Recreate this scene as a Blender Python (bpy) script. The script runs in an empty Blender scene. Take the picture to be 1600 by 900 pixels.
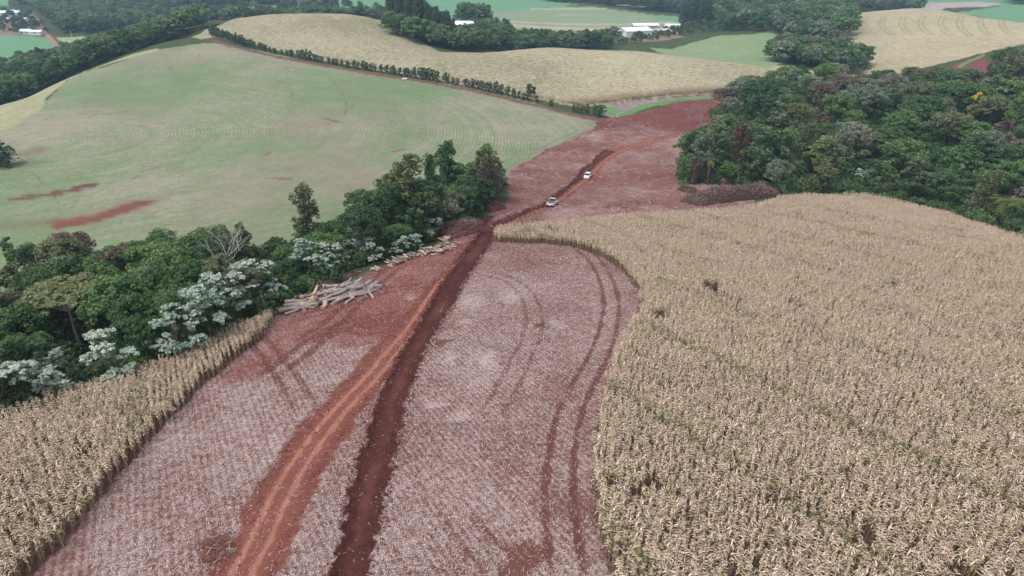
import bpy, bmesh, math, random
import numpy as np
from mathutils import Vector, Matrix

SC = bpy.context.scene
COL = SC.collection
rng = np.random.default_rng(11)
random.seed(5)

# ------------------------------------------------------------------ camera, sky, sun, exposure
CAMZ = 70.0                      # camera height above the datum, metres
FPX = 1067.0                     # focal length in pixels of a 1600 px wide frame (24 mm on 36 mm)
PITCH = math.radians(26.8)
cam_d = bpy.data.cameras.new('camera')
cam = bpy.data.objects.new('camera', cam_d)
COL.objects.link(cam)
cam_d.sensor_width = 36.0
cam_d.lens = 36.0 * FPX / 1600.0
cam_d.clip_start = 0.5
cam_d.clip_end = 9000
cam.location = (0, 0, CAMZ)
cam.rotation_euler = (math.pi / 2 - PITCH, 0, 0)
SC.camera = cam

SUN_EL, SUN_AZ = math.radians(62), math.radians(-125)     # azimuth clockwise from +Y
world = bpy.data.worlds.new('World')
SC.world = world
world.use_nodes = True
wn = world.node_tree
bg = wn.nodes['Background']
sky = wn.nodes.new('ShaderNodeTexSky')
sky.sky_type = 'NISHITA'
sky.sun_disc = False
sky.sun_elevation = SUN_EL
sky.sun_rotation = SUN_AZ
sky.altitude = 600
sky.air_density = 1.0
sky.dust_density = 4.0
sky.ozone_density = 1.0
hs = wn.nodes.new('ShaderNodeHueSaturation')              # overcast: the blue mostly veiled by cloud
hs.inputs['Saturation'].default_value = 0.30
wn.links.new(sky.outputs[0], hs.inputs['Color'])
wn.links.new(hs.outputs[0], bg.inputs['Color'])
bg.inputs['Strength'].default_value = 0.15

sun_d = bpy.data.lights.new('sun', 'SUN')
sun_d.energy = 1.1
sun_d.angle = math.radians(25)
sun_d.color = (1.0, 0.96, 0.92)
sun = bpy.data.objects.new('sun', sun_d)
COL.objects.link(sun)
sv = Vector((math.sin(SUN_AZ) * math.cos(SUN_EL), math.cos(SUN_AZ) * math.cos(SUN_EL), math.sin(SUN_EL)))
sun.rotation_euler = sv.to_track_quat('Z', 'Y').to_euler()
sun.location = (0, 0, 300)

SC.view_settings.view_transform = 'Standard'
SC.view_settings.look = 'None'
SC.view_settings.gamma = 1.0
SC.view_settings.use_curve_mapping = False
SC.view_settings.exposure = 0.68
SC.cycles.max_bounces = 5
SC.cycles.diffuse_bounces = 3
SC.cycles.transparent_max_bounces = 4
SC.cycles.volume_bounces = 0

# ------------------------------------------------------------------ survey: sight lines from the camera to ground points
SP, CP = math.sin(PITCH), math.cos(PITCH)
def slope(py):                                             # drop per metre of ground distance along a sight line
    v = (py - 450.0) / FPX
    return (SP + v * CP) / (CP - v * SP)
def P(px, py, Y):                                          # ground point at ground distance Y on a sight line
    v = (py - 450.0) / FPX
    return ((px - 800.0) / FPX * Y / (CP - v * SP), Y)
def ctl(px, py, Y):
    x, y = P(px, py, Y)
    return (x, y, CAMZ - Y * slope(py))

CTRL = []
for px, ymin in ((-350, 760), (-100, 700), (100, 640), (250, 585), (400, 510), (550, 450), (700, 390), (800, 350),
                 (950, 335), (1100, 330), (1250, 312), (1400, 322), (1550, 365), (1700, 420), (1900, 500)):
    for py in (316, 350, 390, 440, 500, 580, 680, 800, 1000):
        if py >= ymin:
            CTRL.append(ctl(px, py, 29.0 / (slope(py) - 0.17)))
for x in (-40, -15, 15, 40):
    CTRL.append((x, -20, CAMZ - 29 + 0.17 * 20))
CTRL += [ctl(*c) for c in (
    (0, 560, 75), (0, 470, 104), (0, 410, 124), (0, 300, 165), (0, 200, 230), (0, 165, 268), (-200, 560, 75), (-200, 400, 128), (-200, 250, 190),
    (200, 430, 112), (200, 350, 140), (200, 250, 190), (200, 150, 272), (200, 90, 340), (100, 125, 305), (300, 64, 372),
    (400, 400, 116), (450, 330, 145), (450, 250, 188), (450, 150, 268), (450, 90, 335),
    (600, 340, 142), (600, 250, 190), (600, 180, 240), (600, 118, 310), (780, 285, 172), (862, 316, 155), (918, 272, 188),
    (945, 235, 212), (1040, 215, 228), (940, 183, 260), (850, 200, 238), (700, 150, 278),
    (1000, 155, 296), (1100, 148, 306), (1275, 132, 335), (340, 62, 372), (500, 97, 326), (640, 122, 305), (800, 150, 282),
    (700, 88, 362), (850, 73, 390), (1000, 80, 385), (1100, 93, 370), (1200, 111, 355), (900, 120, 330),
    (420, 60, 395), (420, 22, 490), (550, 22, 500), (600, 70, 380), (640, 60, 420), (500, 60, 400), (690, 86, 370), (330, 45, 430),
    (700, 80, 400), (680, 62, 470), (720, 45, 560), (990, 58, 620), (800, 78, 520), (1040, 50, 640),
    (850, 35, 760), (850, 15, 900), (1000, 40, 720), (1040, 30, 760), (700, 15, 880), (900, 5, 1000), (750, 0, 1080),
    (1150, 75, 470), (1120, 60, 540), (1200, 58, 540), (1230, 95, 410), (1250, 70, 520), (1250, 30, 680), (1200, 20, 760), (1280, 110, 390),
    (1350, 120, 395), (1400, 90, 440), (1450, 40, 540), (1440, 12, 660), (1345, 25, 640), (1550, 30, 560), (1600, 38, 520), (1500, 90, 400), (1600, 75, 410), (1750, 60, 440),
    (1510, 110, 340), (1300, 200, 240), (1500, 200, 230), (1600, 150, 285), (1400, 150, 300), (1200, 180, 260), (1200, 290, 178), (1700, 200, 225),
    (50, 75, 560), (30, 60, 620), (150, 65, 600), (30, 30, 800), (100, 110, 420), (200, 80, 460), (180, 20, 880), (300, 15, 900), (20, 5, 1050), (300, 40, 600),
    (0, 60, 640), (-150, 60, 620))]
def hid(px, py, Y, drop):                                  # ground out of sight behind a crest: depth below the camera is given
    x, y = P(px, py, Y)
    CTRL.append((x, y, CAMZ - drop))
hid(0, 165, 330, 73); hid(-200, 200, 330, 70); hid(0, 165, 420, 74)
hid(750, 75, 450, 61); hid(900, 73, 450, 63); hid(1100, 90, 440, 65); hid(900, 73, 520, 69)
hid(420, 22, 560, 54); hid(550, 22, 570, 56); hid(420, 22, 660, 66); hid(560, 22, 680, 66)
hid(1500, 338, 165, 60); hid(1600, 368, 150, 57); hid(1750, 420, 140, 55); hid(1400, 310, 180, 59.5)
hid(1450, 12, 760, 66); hid(1600, 38, 640, 66); hid(1550, 25, 900, 66)
for px in (-300, 100, 500, 900, 1300, 1700):
    hid(px, 0, 1350, 80); hid(px, 0, 2200, 95); hid(px, 0, 3400, 105)
CTRL = np.array(CTRL, float)

C0 = 12.0
def warp(x, y):
    yy = np.maximum(y + C0 + 30.0, 3.0)
    return x / yy * 1.6, np.log(yy)
cu, cw = warp(CTRL[:, 0], CTRL[:, 1])
def tps(r2):
    return np.where(r2 > 1e-12, 0.5 * r2 * np.log(np.maximum(r2, 1e-12)), 0.0)
_n = len(CTRL)
_K = tps((cu[:, None] - cu) ** 2 + (cw[:, None] - cw) ** 2) + np.eye(_n) * 1.5e-3
_Pm = np.c_[np.ones(_n), cu, cw]
_A = np.block([[_K, _Pm], [_Pm.T, np.zeros((3, 3))]])
# the near spur is a plane; the spline carries the rest of the relief
def plane(y):
    return CAMZ - 29.0 - 0.17 * np.minimum(y, 150.0 + 40.0 * np.tanh((y - 150.0) / 40.0))
_W = np.linalg.solve(_A, np.r_[CTRL[:, 2] - plane(CTRL[:, 1]), np.zeros(3)])
def H(x, y):
    x = np.atleast_1d(np.asarray(x, float)); y = np.atleast_1d(np.asarray(y, float))
    out = np.empty(len(x))
    for s in range(0, len(x), 20000):
        u, w = warp(x[s:s + 20000], y[s:s + 20000])
        K = tps((u[:, None] - cu) ** 2 + (w[:, None] - cw) ** 2)
        out[s:s + 20000] = K @ _W[:_n] + _W[_n] + u * _W[_n + 1] + w * _W[_n + 2] + plane(y[s:s + 20000])
    return out
def h1(x, y):
    return float(H([x], [y])[0])
_TY = np.geomspace(20, 2500, 700)
def at(px, py):                                            # where a sight line first meets the ground
    v = (py - 450.0) / FPX
    k = (px - 800.0) / FPX / (CP - v * SP)
    g = H(k * _TY, _TY) - (CAMZ - _TY * slope(py))
    i = np.argmax(g > 0)
    if g[i] <= 0:
        return (k * 1500, 1500.0)
    if i == 0:
        return (k * _TY[0], _TY[0])
    f = g[i - 1] / (g[i - 1] - g[i])
    y = _TY[i - 1] + f * (_TY[i] - _TY[i - 1])
    return (k * y, y)
def pts(*l):
    return np.array([at(*q) if len(q) == 2 else P(*q) for q in l])

# ------------------------------------------------------------------ small maths helpers
def vnoise(x, y, seed=0):
    xi = np.floor(x).astype(np.int64); yi = np.floor(y).astype(np.int64)
    fx = x - xi; fy = y - yi
    fx = fx * fx * (3 - 2 * fx); fy = fy * fy * (3 - 2 * fy)
    def hsh(a, b):
        h = (a * 374761393 + b * 668265263 + seed * 974634777) & 0x7fffffff
        h = ((h ^ (h >> 13)) * 1274126177) & 0x7fffffff
        return ((h ^ (h >> 16)) & 0xffff) / 65535.0
    a = hsh(xi, yi); b = hsh(xi + 1, yi); c = hsh(xi, yi + 1); d = hsh(xi + 1, yi + 1)
    return (a * (1 - fx) + b * fx) * (1 - fy) + (c * (1 - fx) + d * fx) * fy
def fbm(x, y, seed=0, oct=4):
    s = 0; a = 0.5
    for i in range(oct):
        s = s + a * vnoise(x * 2 ** i + i * 17.3, y * 2 ** i - i * 9.1, seed + i); a *= 0.5
    return s / (1 - 0.5 ** oct)
def sstep(a, b, x):
    t = np.clip((x - a) / (b - a), 0, 1)
    return t * t * (3 - 2 * t)
def seg_dist(x, y, a, b):
    dx, dy = b[0] - a[0], b[1] - a[1]
    t = np.clip(((x - a[0]) * dx + (y - a[1]) * dy) / (dx * dx + dy * dy + 1e-9), 0, 1)
    return np.hypot(x - a[0] - t * dx, y - a[1] - t * dy), t
def poly_sd(x, y, poly):                                   # signed distance, negative inside
    n = len(poly); d = np.full(len(x), 1e9); ins = np.zeros(len(x), bool)
    for i in range(n):
        a, b = poly[i], poly[(i + 1) % n]
        d = np.minimum(d, seg_dist(x, y, a, b)[0])
        c = (a[1] > y) != (b[1] > y)
        xx = (b[0] - a[0]) * (y - a[1]) / (b[1] - a[1] + 1e-12) + a[0]
        ins ^= c & (x < xx)
    return np.where(ins, -d, d)
def line_dist(x, y, pl):
    d = np.full(len(x), 1e9)
    for i in range(len(pl) - 1):
        d = np.minimum(d, seg_dist(x, y, pl[i], pl[i + 1])[0])
    return d
def side_dist(x, y, pl):                                   # signed offset to a polyline and width parameter along it
    best = np.full(len(x), 1e9); sg = np.zeros(len(x)); al = np.zeros(len(x)); acc = 0
    for i in range(len(pl) - 1):
        a, b = pl[i], pl[i + 1]
        d, t = seg_dist(x, y, a, b)
        L = math.hypot(b[0] - a[0], b[1] - a[1])
        s = np.sign((b[0] - a[0]) * (y - a[1]) - (b[1] - a[1]) * (x - a[0]))
        m = d < best
        best = np.where(m, d, best); sg = np.where(m, s, sg); al = np.where(m, acc + t * L, al)
        acc += L
    return best * sg, al
def smooth_line(pl, k=6):
    pl = np.asarray(pl, float)
    for _ in range(2):
        q = [pl[0]]
        for i in range(len(pl) - 1):
            q += [pl[i] * .75 + pl[i + 1] * .25, pl[i] * .25 + pl[i + 1] * .75]
        q.append(pl[-1]); pl = np.array(q)
    return pl

# ------------------------------------------------------------------ scene helpers
def tag(o, label=None, cat=None, group=None, kind=None):
    if label: o['label'] = label
    if cat: o['category'] = cat
    if group: o['group'] = group
    if kind: o['kind'] = kind
    return o
def link(name, data, parent=None):
    o = bpy.data.objects.new(name, data); COL.objects.link(o)
    if parent is not None: o.parent = parent
    return o
def empty(name, loc, rz=0.0):
    o = link(name, None); o.location = loc; o.rotation_euler = (0, 0, rz); o.empty_display_size = 0.3
    return o
def npmesh(name, V, F, mats=(), matidx=None, smooth=False, attrs=None):
    """V (n,3), F (m,k) all faces with k corners; attrs {name: (n,) or (n,3)} on points"""
    me = bpy.data.meshes.new(name)
    V = np.asarray(V, np.float32); F = np.asarray(F, np.int32)
    me.vertices.add(len(V)); me.vertices.foreach_set('co', V.ravel())
    k = F.shape[1]
    me.loops.add(F.size); me.loops.foreach_set('vertex_index', F.ravel())
    me.polygons.add(len(F)); me.polygons.foreach_set('loop_start', np.arange(0, F.size, k, dtype=np.int32))
    for m in mats: me.materials.append(m)
    if matidx is not None: me.polygons.foreach_set('material_index', np.asarray(matidx, np.int32))
    me.update(calc_edges=True)
    me.polygons.foreach_set('use_smooth', np.full(len(F), smooth))
    if attrs:
        for n, a in attrs.items():
            a = np.asarray(a, np.float32)
            if a.ndim == 1:
                me.attributes.new(n, 'FLOAT', 'POINT').data.foreach_set('value', a)
            else:
                me.attributes.new(n, 'FLOAT_VECTOR', 'POINT').data.foreach_set('vector', a.ravel())
    return me
class MB:
    """collects boxes, prisms and tubes into one mesh"""
    def __init__(s): s.v = []; s.f = []; s.m = []
    def add(s, vs, fs, m=0):
        o = len(s.v); s.v += [tuple(v) for v in vs]; s.f += [tuple(i + o for i in f) for f in fs]; s.m += [m] * len(fs)
    def box(s, c, d, m=0, rz=0.0):
        x, y, z = (q / 2 for q in d); cs, sn = math.cos(rz), math.sin(rz); vs = []
        for a in (-1, 1):
            for b in (-1, 1):
                for e in (-1, 1):
                    px, py = a * x, b * y
                    vs.append((c[0] + px * cs - py * sn, c[1] + px * sn + py * cs, c[2] + e * z))
        s.add(vs, [(0, 1, 3, 2), (4, 6, 7, 5), (0, 4, 5, 1), (2, 3, 7, 6), (0, 2, 6, 4), (1, 5, 7, 3)], m)
    def hexa(s, p8, m=0):                                  # bottom 4 then top 4, both counter-clockwise
        s.add(p8, [(3, 2, 1, 0), (4, 5, 6, 7), (0, 1, 5, 4), (1, 2, 6, 5), (2, 3, 7, 6), (3, 0, 4, 7)], m)
    def tube(s, p, r, n=6, m=0, cap=True, mcap=None):
        p = [Vector(q) for q in p]; rings = []
        for i, q in enumerate(p):
            t = (p[min(i + 1, len(p) - 1)] - p[max(i - 1, 0)]).normalized()
            a = t.orthogonal().normalized(); b = t.cross(a)
            rings.append([q + (a * math.cos(k * 2 * math.pi / n) + b * math.sin(k * 2 * math.pi / n)) * r[i] for k in range(n)])
        o = len(s.v)
        for R in rings: s.v += [tuple(q) for q in R]
        for i in range(len(p) - 1):
            for k in range(n):
                s.f.append((o + i * n + k, o + i * n + (k + 1) % n, o + (i + 1) * n + (k + 1) % n, o + (i + 1) * n + k)); s.m.append(m)
        if cap:
            mc = m if mcap is None else mcap
            s.f.append(tuple(o + k for k in reversed(range(n)))); s.m.append(mc)
            s.f.append(tuple(o + (len(p) - 1) * n + k for k in range(n))); s.m.append(mc)
    def mesh(s, name, mats, smooth=False):
        me = bpy.data.meshes.new(name); me.from_pydata(s.v, [], s.f)
        for m in mats: me.materials.append(m)
        me.polygons.foreach_set('material_index', s.m)
        if smooth: me.polygons.foreach_set('use_smooth', [True] * len(s.f))
        me.update(); return me
    def build(s, name, mats, parent=None, smooth=False):
        return link(name, s.mesh(name, mats if isinstance(mats, (list, tuple)) else [mats], smooth), parent)

# ------------------------------------------------------------------ materials
def nodes(name):
    m = bpy.data.materials.new(name); m.use_nodes = True
    t = m.node_tree; b = t.nodes['Principled BSDF']
    b.inputs['Roughness'].default_value = 0.85
    b.inputs['Specular IOR Level'].default_value = 0.15
    return m, t, b
def N(t, typ, **kw):
    n = t.nodes.new(typ)
    for k, v in kw.items(): setattr(n, k, v)
    return n
def math_n(t, op, a, b=None, clamp=False):
    n = t.nodes.new('ShaderNodeMath'); n.operation = op; n.use_clamp = clamp
    for i, q in enumerate((a, b)):
        if q is None: continue
        if isinstance(q, (int, float)): n.inputs[i].default_value = q
        else: t.links.new(q, n.inputs[i])
    return n.outputs[0]
def plain(name, rgb, rough=0.6, spec=0.3, metal=0.0, var=0.12, scale=3.0, bump=0.0):
    m, t, b = nodes(name)
    tc = N(t, 'ShaderNodeTexCoord'); nz = N(t, 'ShaderNodeTexNoise')
    nz.inputs['Scale'].default_value = scale; nz.inputs['Detail'].default_value = 5
    t.links.new(tc.outputs['Object'], nz.inputs['Vector'])
    hsv = N(t, 'ShaderNodeHueSaturation'); hsv.inputs['Color'].default_value = (*rgb, 1)
    t.links.new(math_n(t, 'MULTIPLY_ADD', nz.outputs[0], 2 * var), hsv.inputs['Value'])
    hsv.inputs['Value'].links[0].from_node.inputs[2].default_value = 1 - var
    t.links.new(hsv.outputs[0], b.inputs['Base Color'])
    b.inputs['Roughness'].default_value = rough; b.inputs['Specular IOR Level'].default_value = spec; b.inputs['Metallic'].default_value = metal
    if bump:
        bp = N(t, 'ShaderNodeBump'); bp.inputs['Strength'].default_value = bump; bp.inputs['Distance'].default_value = 0.05
        t.links.new(nz.outputs[0], bp.inputs['Height']); t.links.new(bp.outputs[0], b.inputs['Normal'])
    return m
def leafmat(name, cols, trans=0.3, val=(0.65, 1.45), hue=0.03):
    """foliage: colour picked per tree, tinted per leaf by the stored 'tint'"""
    m, t, b = nodes(name)
    oi = N(t, 'ShaderNodeObjectInfo'); rp = N(t, 'ShaderNodeValToRGB')
    rp.color_ramp.elements[0].color = (*cols[0], 1); rp.color_ramp.elements[1].color = (*cols[-1], 1)
    for i, c in enumerate(cols[1:-1]):
        e = rp.color_ramp.elements.new((i + 1) / (len(cols) - 1)); e.color = (*c, 1)
    t.links.new(oi.outputs['Random'], rp.inputs[0])
    at_ = N(t, 'ShaderNodeAttribute', attribute_name='tint')
    hsv = N(t, 'ShaderNodeHueSaturation')
    mr = N(t, 'ShaderNodeMapRange'); mr.inputs[3].default_value = val[0]; mr.inputs[4].default_value = val[1]
    t.links.new(at_.outputs['Fac'], mr.inputs[0]); t.links.new(mr.outputs[0], hsv.inputs['Value'])
    mh = N(t, 'ShaderNodeMapRange'); mh.inputs[3].default_value = 0.5 + hue; mh.inputs[4].default_value = 0.5 - hue
    t.links.new(at_.outputs['Fac'], mh.inputs[0]); t.links.new(mh.outputs[0], hsv.inputs['Hue'])
    t.links.new(rp.outputs[0], hsv.inputs['Color'])
    t.links.new(hsv.outputs[0], b.inputs['Base Color'])
    b.inputs['Roughness'].default_value = 0.7
    tr = N(t, 'ShaderNodeBsdfTranslucent'); t.links.new(hsv.outputs[0], tr.inputs['Color'])
    mx = N(t, 'ShaderNodeMixShader'); mx.inputs[0].default_value = trans
    t.links.new(b.outputs[0], mx.inputs[1]); t.links.new(tr.outputs[0], mx.inputs[2])
    t.links.new(mx.outputs[0], t.nodes['Material Output'].inputs[0])
    return m
# ------------------------------------------------------------------ ground: regions of one relief sheet
# style = soil colour, cover colour, cover share, row strength, grain (0 fine .. 1 coarse)
SOIL = (0.150, 0.063, 0.053); STRAW = (0.385, 0.305, 0.285)
STY = {
    'forest_floor': ((0.055, 0.060, 0.030), (0.065, 0.095, 0.038), .6, 0, .5),
    'stubble_field': (SOIL, STRAW, .48, .032, 0),
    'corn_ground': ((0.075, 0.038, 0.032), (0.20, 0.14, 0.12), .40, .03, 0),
    'log_yard': ((0.180, 0.064, 0.054), (0.38, 0.26, 0.245), .34, .02, .1),
    'cleared_land': ((0.172, 0.073, 0.062), (0.33, 0.24, 0.22), .42, 0, .3),
    'bare_soil': ((0.150, 0.052, 0.047), (0.29, 0.17, 0.15), .24, 0, .5),
    'seeded_field': ((0.290, 0.255, 0.200), (0.148, 0.208, 0.106), .62, .26, .7),
    'grass_slope': ((0.36, 0.31, 0.22), (0.24, 0.27, 0.13), .52, 0, .8),
    'hill_corn_ground': ((0.20, 0.185, 0.11), (0.385, 0.345, 0.235), .56, .05, 1),
    'corn_ridge_field': ((0.27, 0.25, 0.14), (0.42, 0.36, 0.245), .6, .05, 1),
    'grey_stubble_strip': ((0.17, 0.11, 0.11), (0.30, 0.26, 0.25), .6, .05, .6),
    'green_verge': ((0.15, 0.20, 0.085), (0.10, 0.23, 0.085), .6, 0, .6),
    'hedge_track': ((0.135, 0.070, 0.058), (0.24, 0.16, 0.13), .35, 0, .5),
    'lush_field': ((0.16, 0.26, 0.15), (0.115, 0.265, 0.14), .6, .04, 1),
    'striped_field': ((0.22, 0.26, 0.165), (0.19, 0.26, 0.15), .5, .0, 1),
    'green_hill_field': ((0.17, 0.24, 0.12), (0.23, 0.29, 0.16), .5, .05, 1),
    'pale_field': ((0.30, 0.31, 0.20), (0.26, 0.31, 0.16), .5, .05, 1),
    'pink_field': ((0.36, 0.29, 0.27), (0.40, 0.33, 0.30), .5, 0, 1),
    'farmyard': ((0.27, 0.14, 0.11), (0.22, 0.25, 0.14), .4, 0, 1),
    'dirt_road': ((0.200, 0.072, 0.054), (0.29, 0.125, 0.092), .34, 0, .15),
    'dug_strip': ((0.066, 0.024, 0.021), (0.125, 0.044, 0.036), .34, 0, .2),
    'far_road': ((0.30, 0.16, 0.13), (0.34, 0.20, 0.16), .4, 0, 1),
}
REG = []                                                   # (name, polygon, edge softness m, edge wobble m, wobble scale 1/m)
def region(name, soft, wob, wsc, *l, **kw): REG.append((name, pts(*l), soft, wob, wsc))
# near spur
region('stubble_field', 1.0, 1.0, .3, (-300, 1000), (-300, 800), (-100, 690), (0, 660), (200, 598), (330, 538), (430, 492), (445, 485), (590, 425), (700, 385), (765, 350),
       (790, 343), (1060, 325), (1180, 318), (1215, 308), (1350, 304), (1450, 324), (1600, 372), (1750, 430), (2000, 560), (2000, 1000))
CORN_R = pts((775, 377), (850, 379), (900, 386), (940, 401), (975, 426), (999, 455), (1003, 490), (985, 522), (960, 562), (945, 622), (930, 682), (925, 740), (930, 800), (945, 870), (960, 960),
             (2100, 960), (2000, 620), (1750, 445), (1600, 382), (1450, 333), (1350, 311), (1215, 315), (1180, 331), (1100, 338), (1000, 343), (870, 357), (775, 364))
CORN_L = pts((40, 915), (131, 814), (196, 732), (254, 671), (293, 629), (325, 597), (400, 540), (432, 508), (428, 498), (380, 522), (300, 560), (200, 602), (100, 633), (0, 668), (-150, 720), (-300, 800), (-300, 960), (0, 960))
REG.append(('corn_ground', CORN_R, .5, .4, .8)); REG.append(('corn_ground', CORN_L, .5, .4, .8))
region('log_yard', 4.0, 4.0, .12, (440, 492), (520, 455), (600, 418), (700, 378), (765, 345), (775, 352), (730, 400), (690, 450), (640, 500), (580, 540), (500, 540), (440, 560), (330, 620), (420, 515))
# beyond the stream
region('seeded_field', .8, .6, .2, (-300, 560), (0, 475), (100, 450), (250, 425), (450, 398), (600, 350), (775, 290), (800, 268), (850, 236), (925, 203), (938, 188), (850, 164), (700, 131), (600, 120),
       (500, 101), (420, 81), (330, 67), (240, 77, 352), (160, 102, 322), (130, 112), (60, 172), (0, 208), (-150, 255), (-300, 300))
region('grass_slope', 1.5, 3, .06, (0, 208), (60, 172), (130, 112), (160, 104), (250, 79), (250, 76, 362), (200, 88, 352), (100, 122, 322), (0, 160, 290), (-150, 200, 262), (-300, 240, 215), (-300, 300), (-150, 255))
region('cleared_land', 1.5, 3.0, .15, (765, 350), (785, 315), (800, 268), (850, 236), (935, 198), (1000, 190), (1050, 200), (1140, 215), (1140, 290), (1200, 325), (1000, 342), (870, 356))
region('bare_soil', 2.0, 4.0, .12, (935, 200), (945, 184), (1000, 174), (1060, 160), (1100, 152), (1180, 146), (1200, 170), (1140, 215), (1060, 204), (1000, 196))
region('grey_stubble_strip', .6, .5, .3, (940, 178), (945, 163), (1000, 156), (1100, 149), (1200, 142), (1280, 134), (1280, 140), (1160, 148), (1060, 158), (990, 172), (955, 184))
region('green_verge', .5, 1.0, .4, (937, 174), (945, 166), (962, 168), (975, 174), (958, 181))
region('green_verge', .4, 1.2, .5, (956, 184), (985, 171), (1010, 162), (1060, 154), (1110, 149), (1170, 144), (1170, 147), (1110, 153), (1060, 159), (1010, 169), (985, 179), (965, 183))
# hills with ripe corn
region('hill_corn_ground', .6, .6, .2, (315, 62), (335, 58), (420, 75), (500, 93), (640, 118), (800, 147), (905, 167), (932, 164), (1000, 155), (1100, 148), (1200, 141), (1275, 133), (1285, 128, 375), (1260, 120, 390),
       (1200, 111, 380), (1100, 93, 400), (1000, 80, 415), (850, 73, 425), (780, 77, 415), (690, 86, 385), (660, 68, 415), (640, 56, 440), (607, 28, 520), (550, 22, 540), (420, 22, 530), (380, 27, 500), (340, 40, 455), (300, 61, 395))
region('corn_ridge_field', .8, .8, .1, (1330, 125), (1350, 122), (1420, 112), (1500, 92), (1560, 76), (1650, 62), (1800, 60), (1800, 50, 560), (1600, 38, 560), (1530, 22, 640), (1440, 12, 720), (1360, 18, 720), (1330, 24, 660), (1310, 60, 540), (1300, 100, 430))
region('bare_soil', .6, 1, .1, (1474, 108), (1500, 97), (1536, 86), (1545, 100), (1536, 130), (1500, 140))
region('green_verge', .5, 1, .1, (1494, 104), (1515, 93), (1538, 84), (1538, 87), (1515, 97), (1500, 106))
# far country
region('lush_field', 2, 3, .05, (-200, 95), (-200, 50), (0, 53), (40, 56), (75, 58), (92, 73), (60, 95, 500))
region('pale_field', 2, 3, .05, (85, 60), (130, 56), (230, 55), (235, 66), (215, 76), (130, 80))
region('lush_field', 3, 3, .05, (-100, 12), (-100, -10), (35, -10), (32, 5), (10, 9))
region('lush_field', 3, 3, .05, (262, 31), (262, 18), (330, 12), (440, 9), (520, 2), (600, -8), (760, -10), (905, 8), (850, 12), (790, 18), (735, 27), (640, 30), (400, 22))
region('striped_field', 2, 2, .05, (735, 27), (790, 17), (850, 12), (920, 10), (980, 17), (1060, 27), (1062, 44), (1030, 50), (950, 55), (860, 62), (780, 66), (760, 44))
region('lush_field', 2, 2, .05, (1010, 22), (1060, 26), (1062, 36), (1030, 30))
region('green_hill_field', 1, 1, .1, (1015, 76), (1050, 69, 500), (1120, 60, 560), (1200, 56, 570), (1240, 60, 545), (1242, 75), (1230, 96), (1200, 106), (1100, 92))
region('farmyard', 2, 5, .05, (965, 62), (965, 48), (1010, 43), (1060, 46), (1065, 58), (1030, 64), (1000, 66))
region('farmyard', 2, 4, .05, (700, 54), (700, 38), (735, 38), (750, 50), (735, 56))
region('farmyard', 3, 8, .04, (-60, 52), (-60, 22), (40, 18), (55, 24), (70, 45), (60, 56))
region('pink_field', 3, 3, .05, (1085, 12), (1085, -8), (1220, -8), (1200, 4), (1140, 14))
region('pink_field', 2, 3, .05, (960, 8), (985, 5), (1020, 8), (1015, 12), (980, 13))
region('pink_field', 2, 2, .05, (1440, 13, 740), (1440, 4), (1560, 4), (1565, 9), (1480, 12))
region('lush_field', 3, 3, .05, (1440, 4), (1440, -8), (1800, -8), (1800, 45, 620), (1600, 37, 620), (1530, 20, 720), (1485, 12, 780), (1565, 9), (1560, 4))
region('far_road', 1, .5, .1, (40, 18), (47, 17), (56, 27), (70, 46), (90, 68), (97, 76), (90, 76), (82, 68), (63, 47), (51, 29))
# hedge track, road and the dug strip
HEDGE_TRACK = smooth_line(pts((330, 64), (380, 76), (440, 90), (500, 101), (560, 111), (640, 124), (720, 137), (800, 155), (860, 169), (915, 184), (945, 190), (985, 192)))
ROAD = smooth_line(pts((330, 1000), (375, 900), (412, 840), (440, 775), (478, 710), (530, 640), (590, 575), (640, 510), (690, 445), (725, 405), (748, 378), (768, 352), (800, 343), (850, 325), (875, 307),
                       (900, 288), (922, 270), (945, 247), (965, 236), (1000, 226), (1060, 211), (1120, 196)))
ROADW = [(0, 2.1), (25, 2.1), (50, 1.9), (75, 1.7), (100, 1.5), (135, 1.6), (400, 1.6)]
DUG_L = [(500, 1000), (515, 900), (532, 840), (548, 760), (570, 690), (592, 620), (622, 560), (655, 500), (680, 460), (700, 430), (728, 390), (752, 362), (757, 340), (770, 338)]
DUG_R = [(760, 352), (776, 362), (757, 392), (738, 420), (715, 462), (690, 500), (660, 560), (640, 610), (622, 690), (605, 760), (588, 840), (572, 900), (562, 1000)]
DUG = pts(*DUG_L, *DUG_R)
DUG2 = pts((768, 348), (800, 336), (845, 319), (870, 301), (895, 282), (908, 264), (925, 254), (935, 240), (946, 233), (962, 236), (940, 250), (922, 268), (900, 286), (875, 305), (850, 322), (800, 343), (772, 356))
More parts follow.
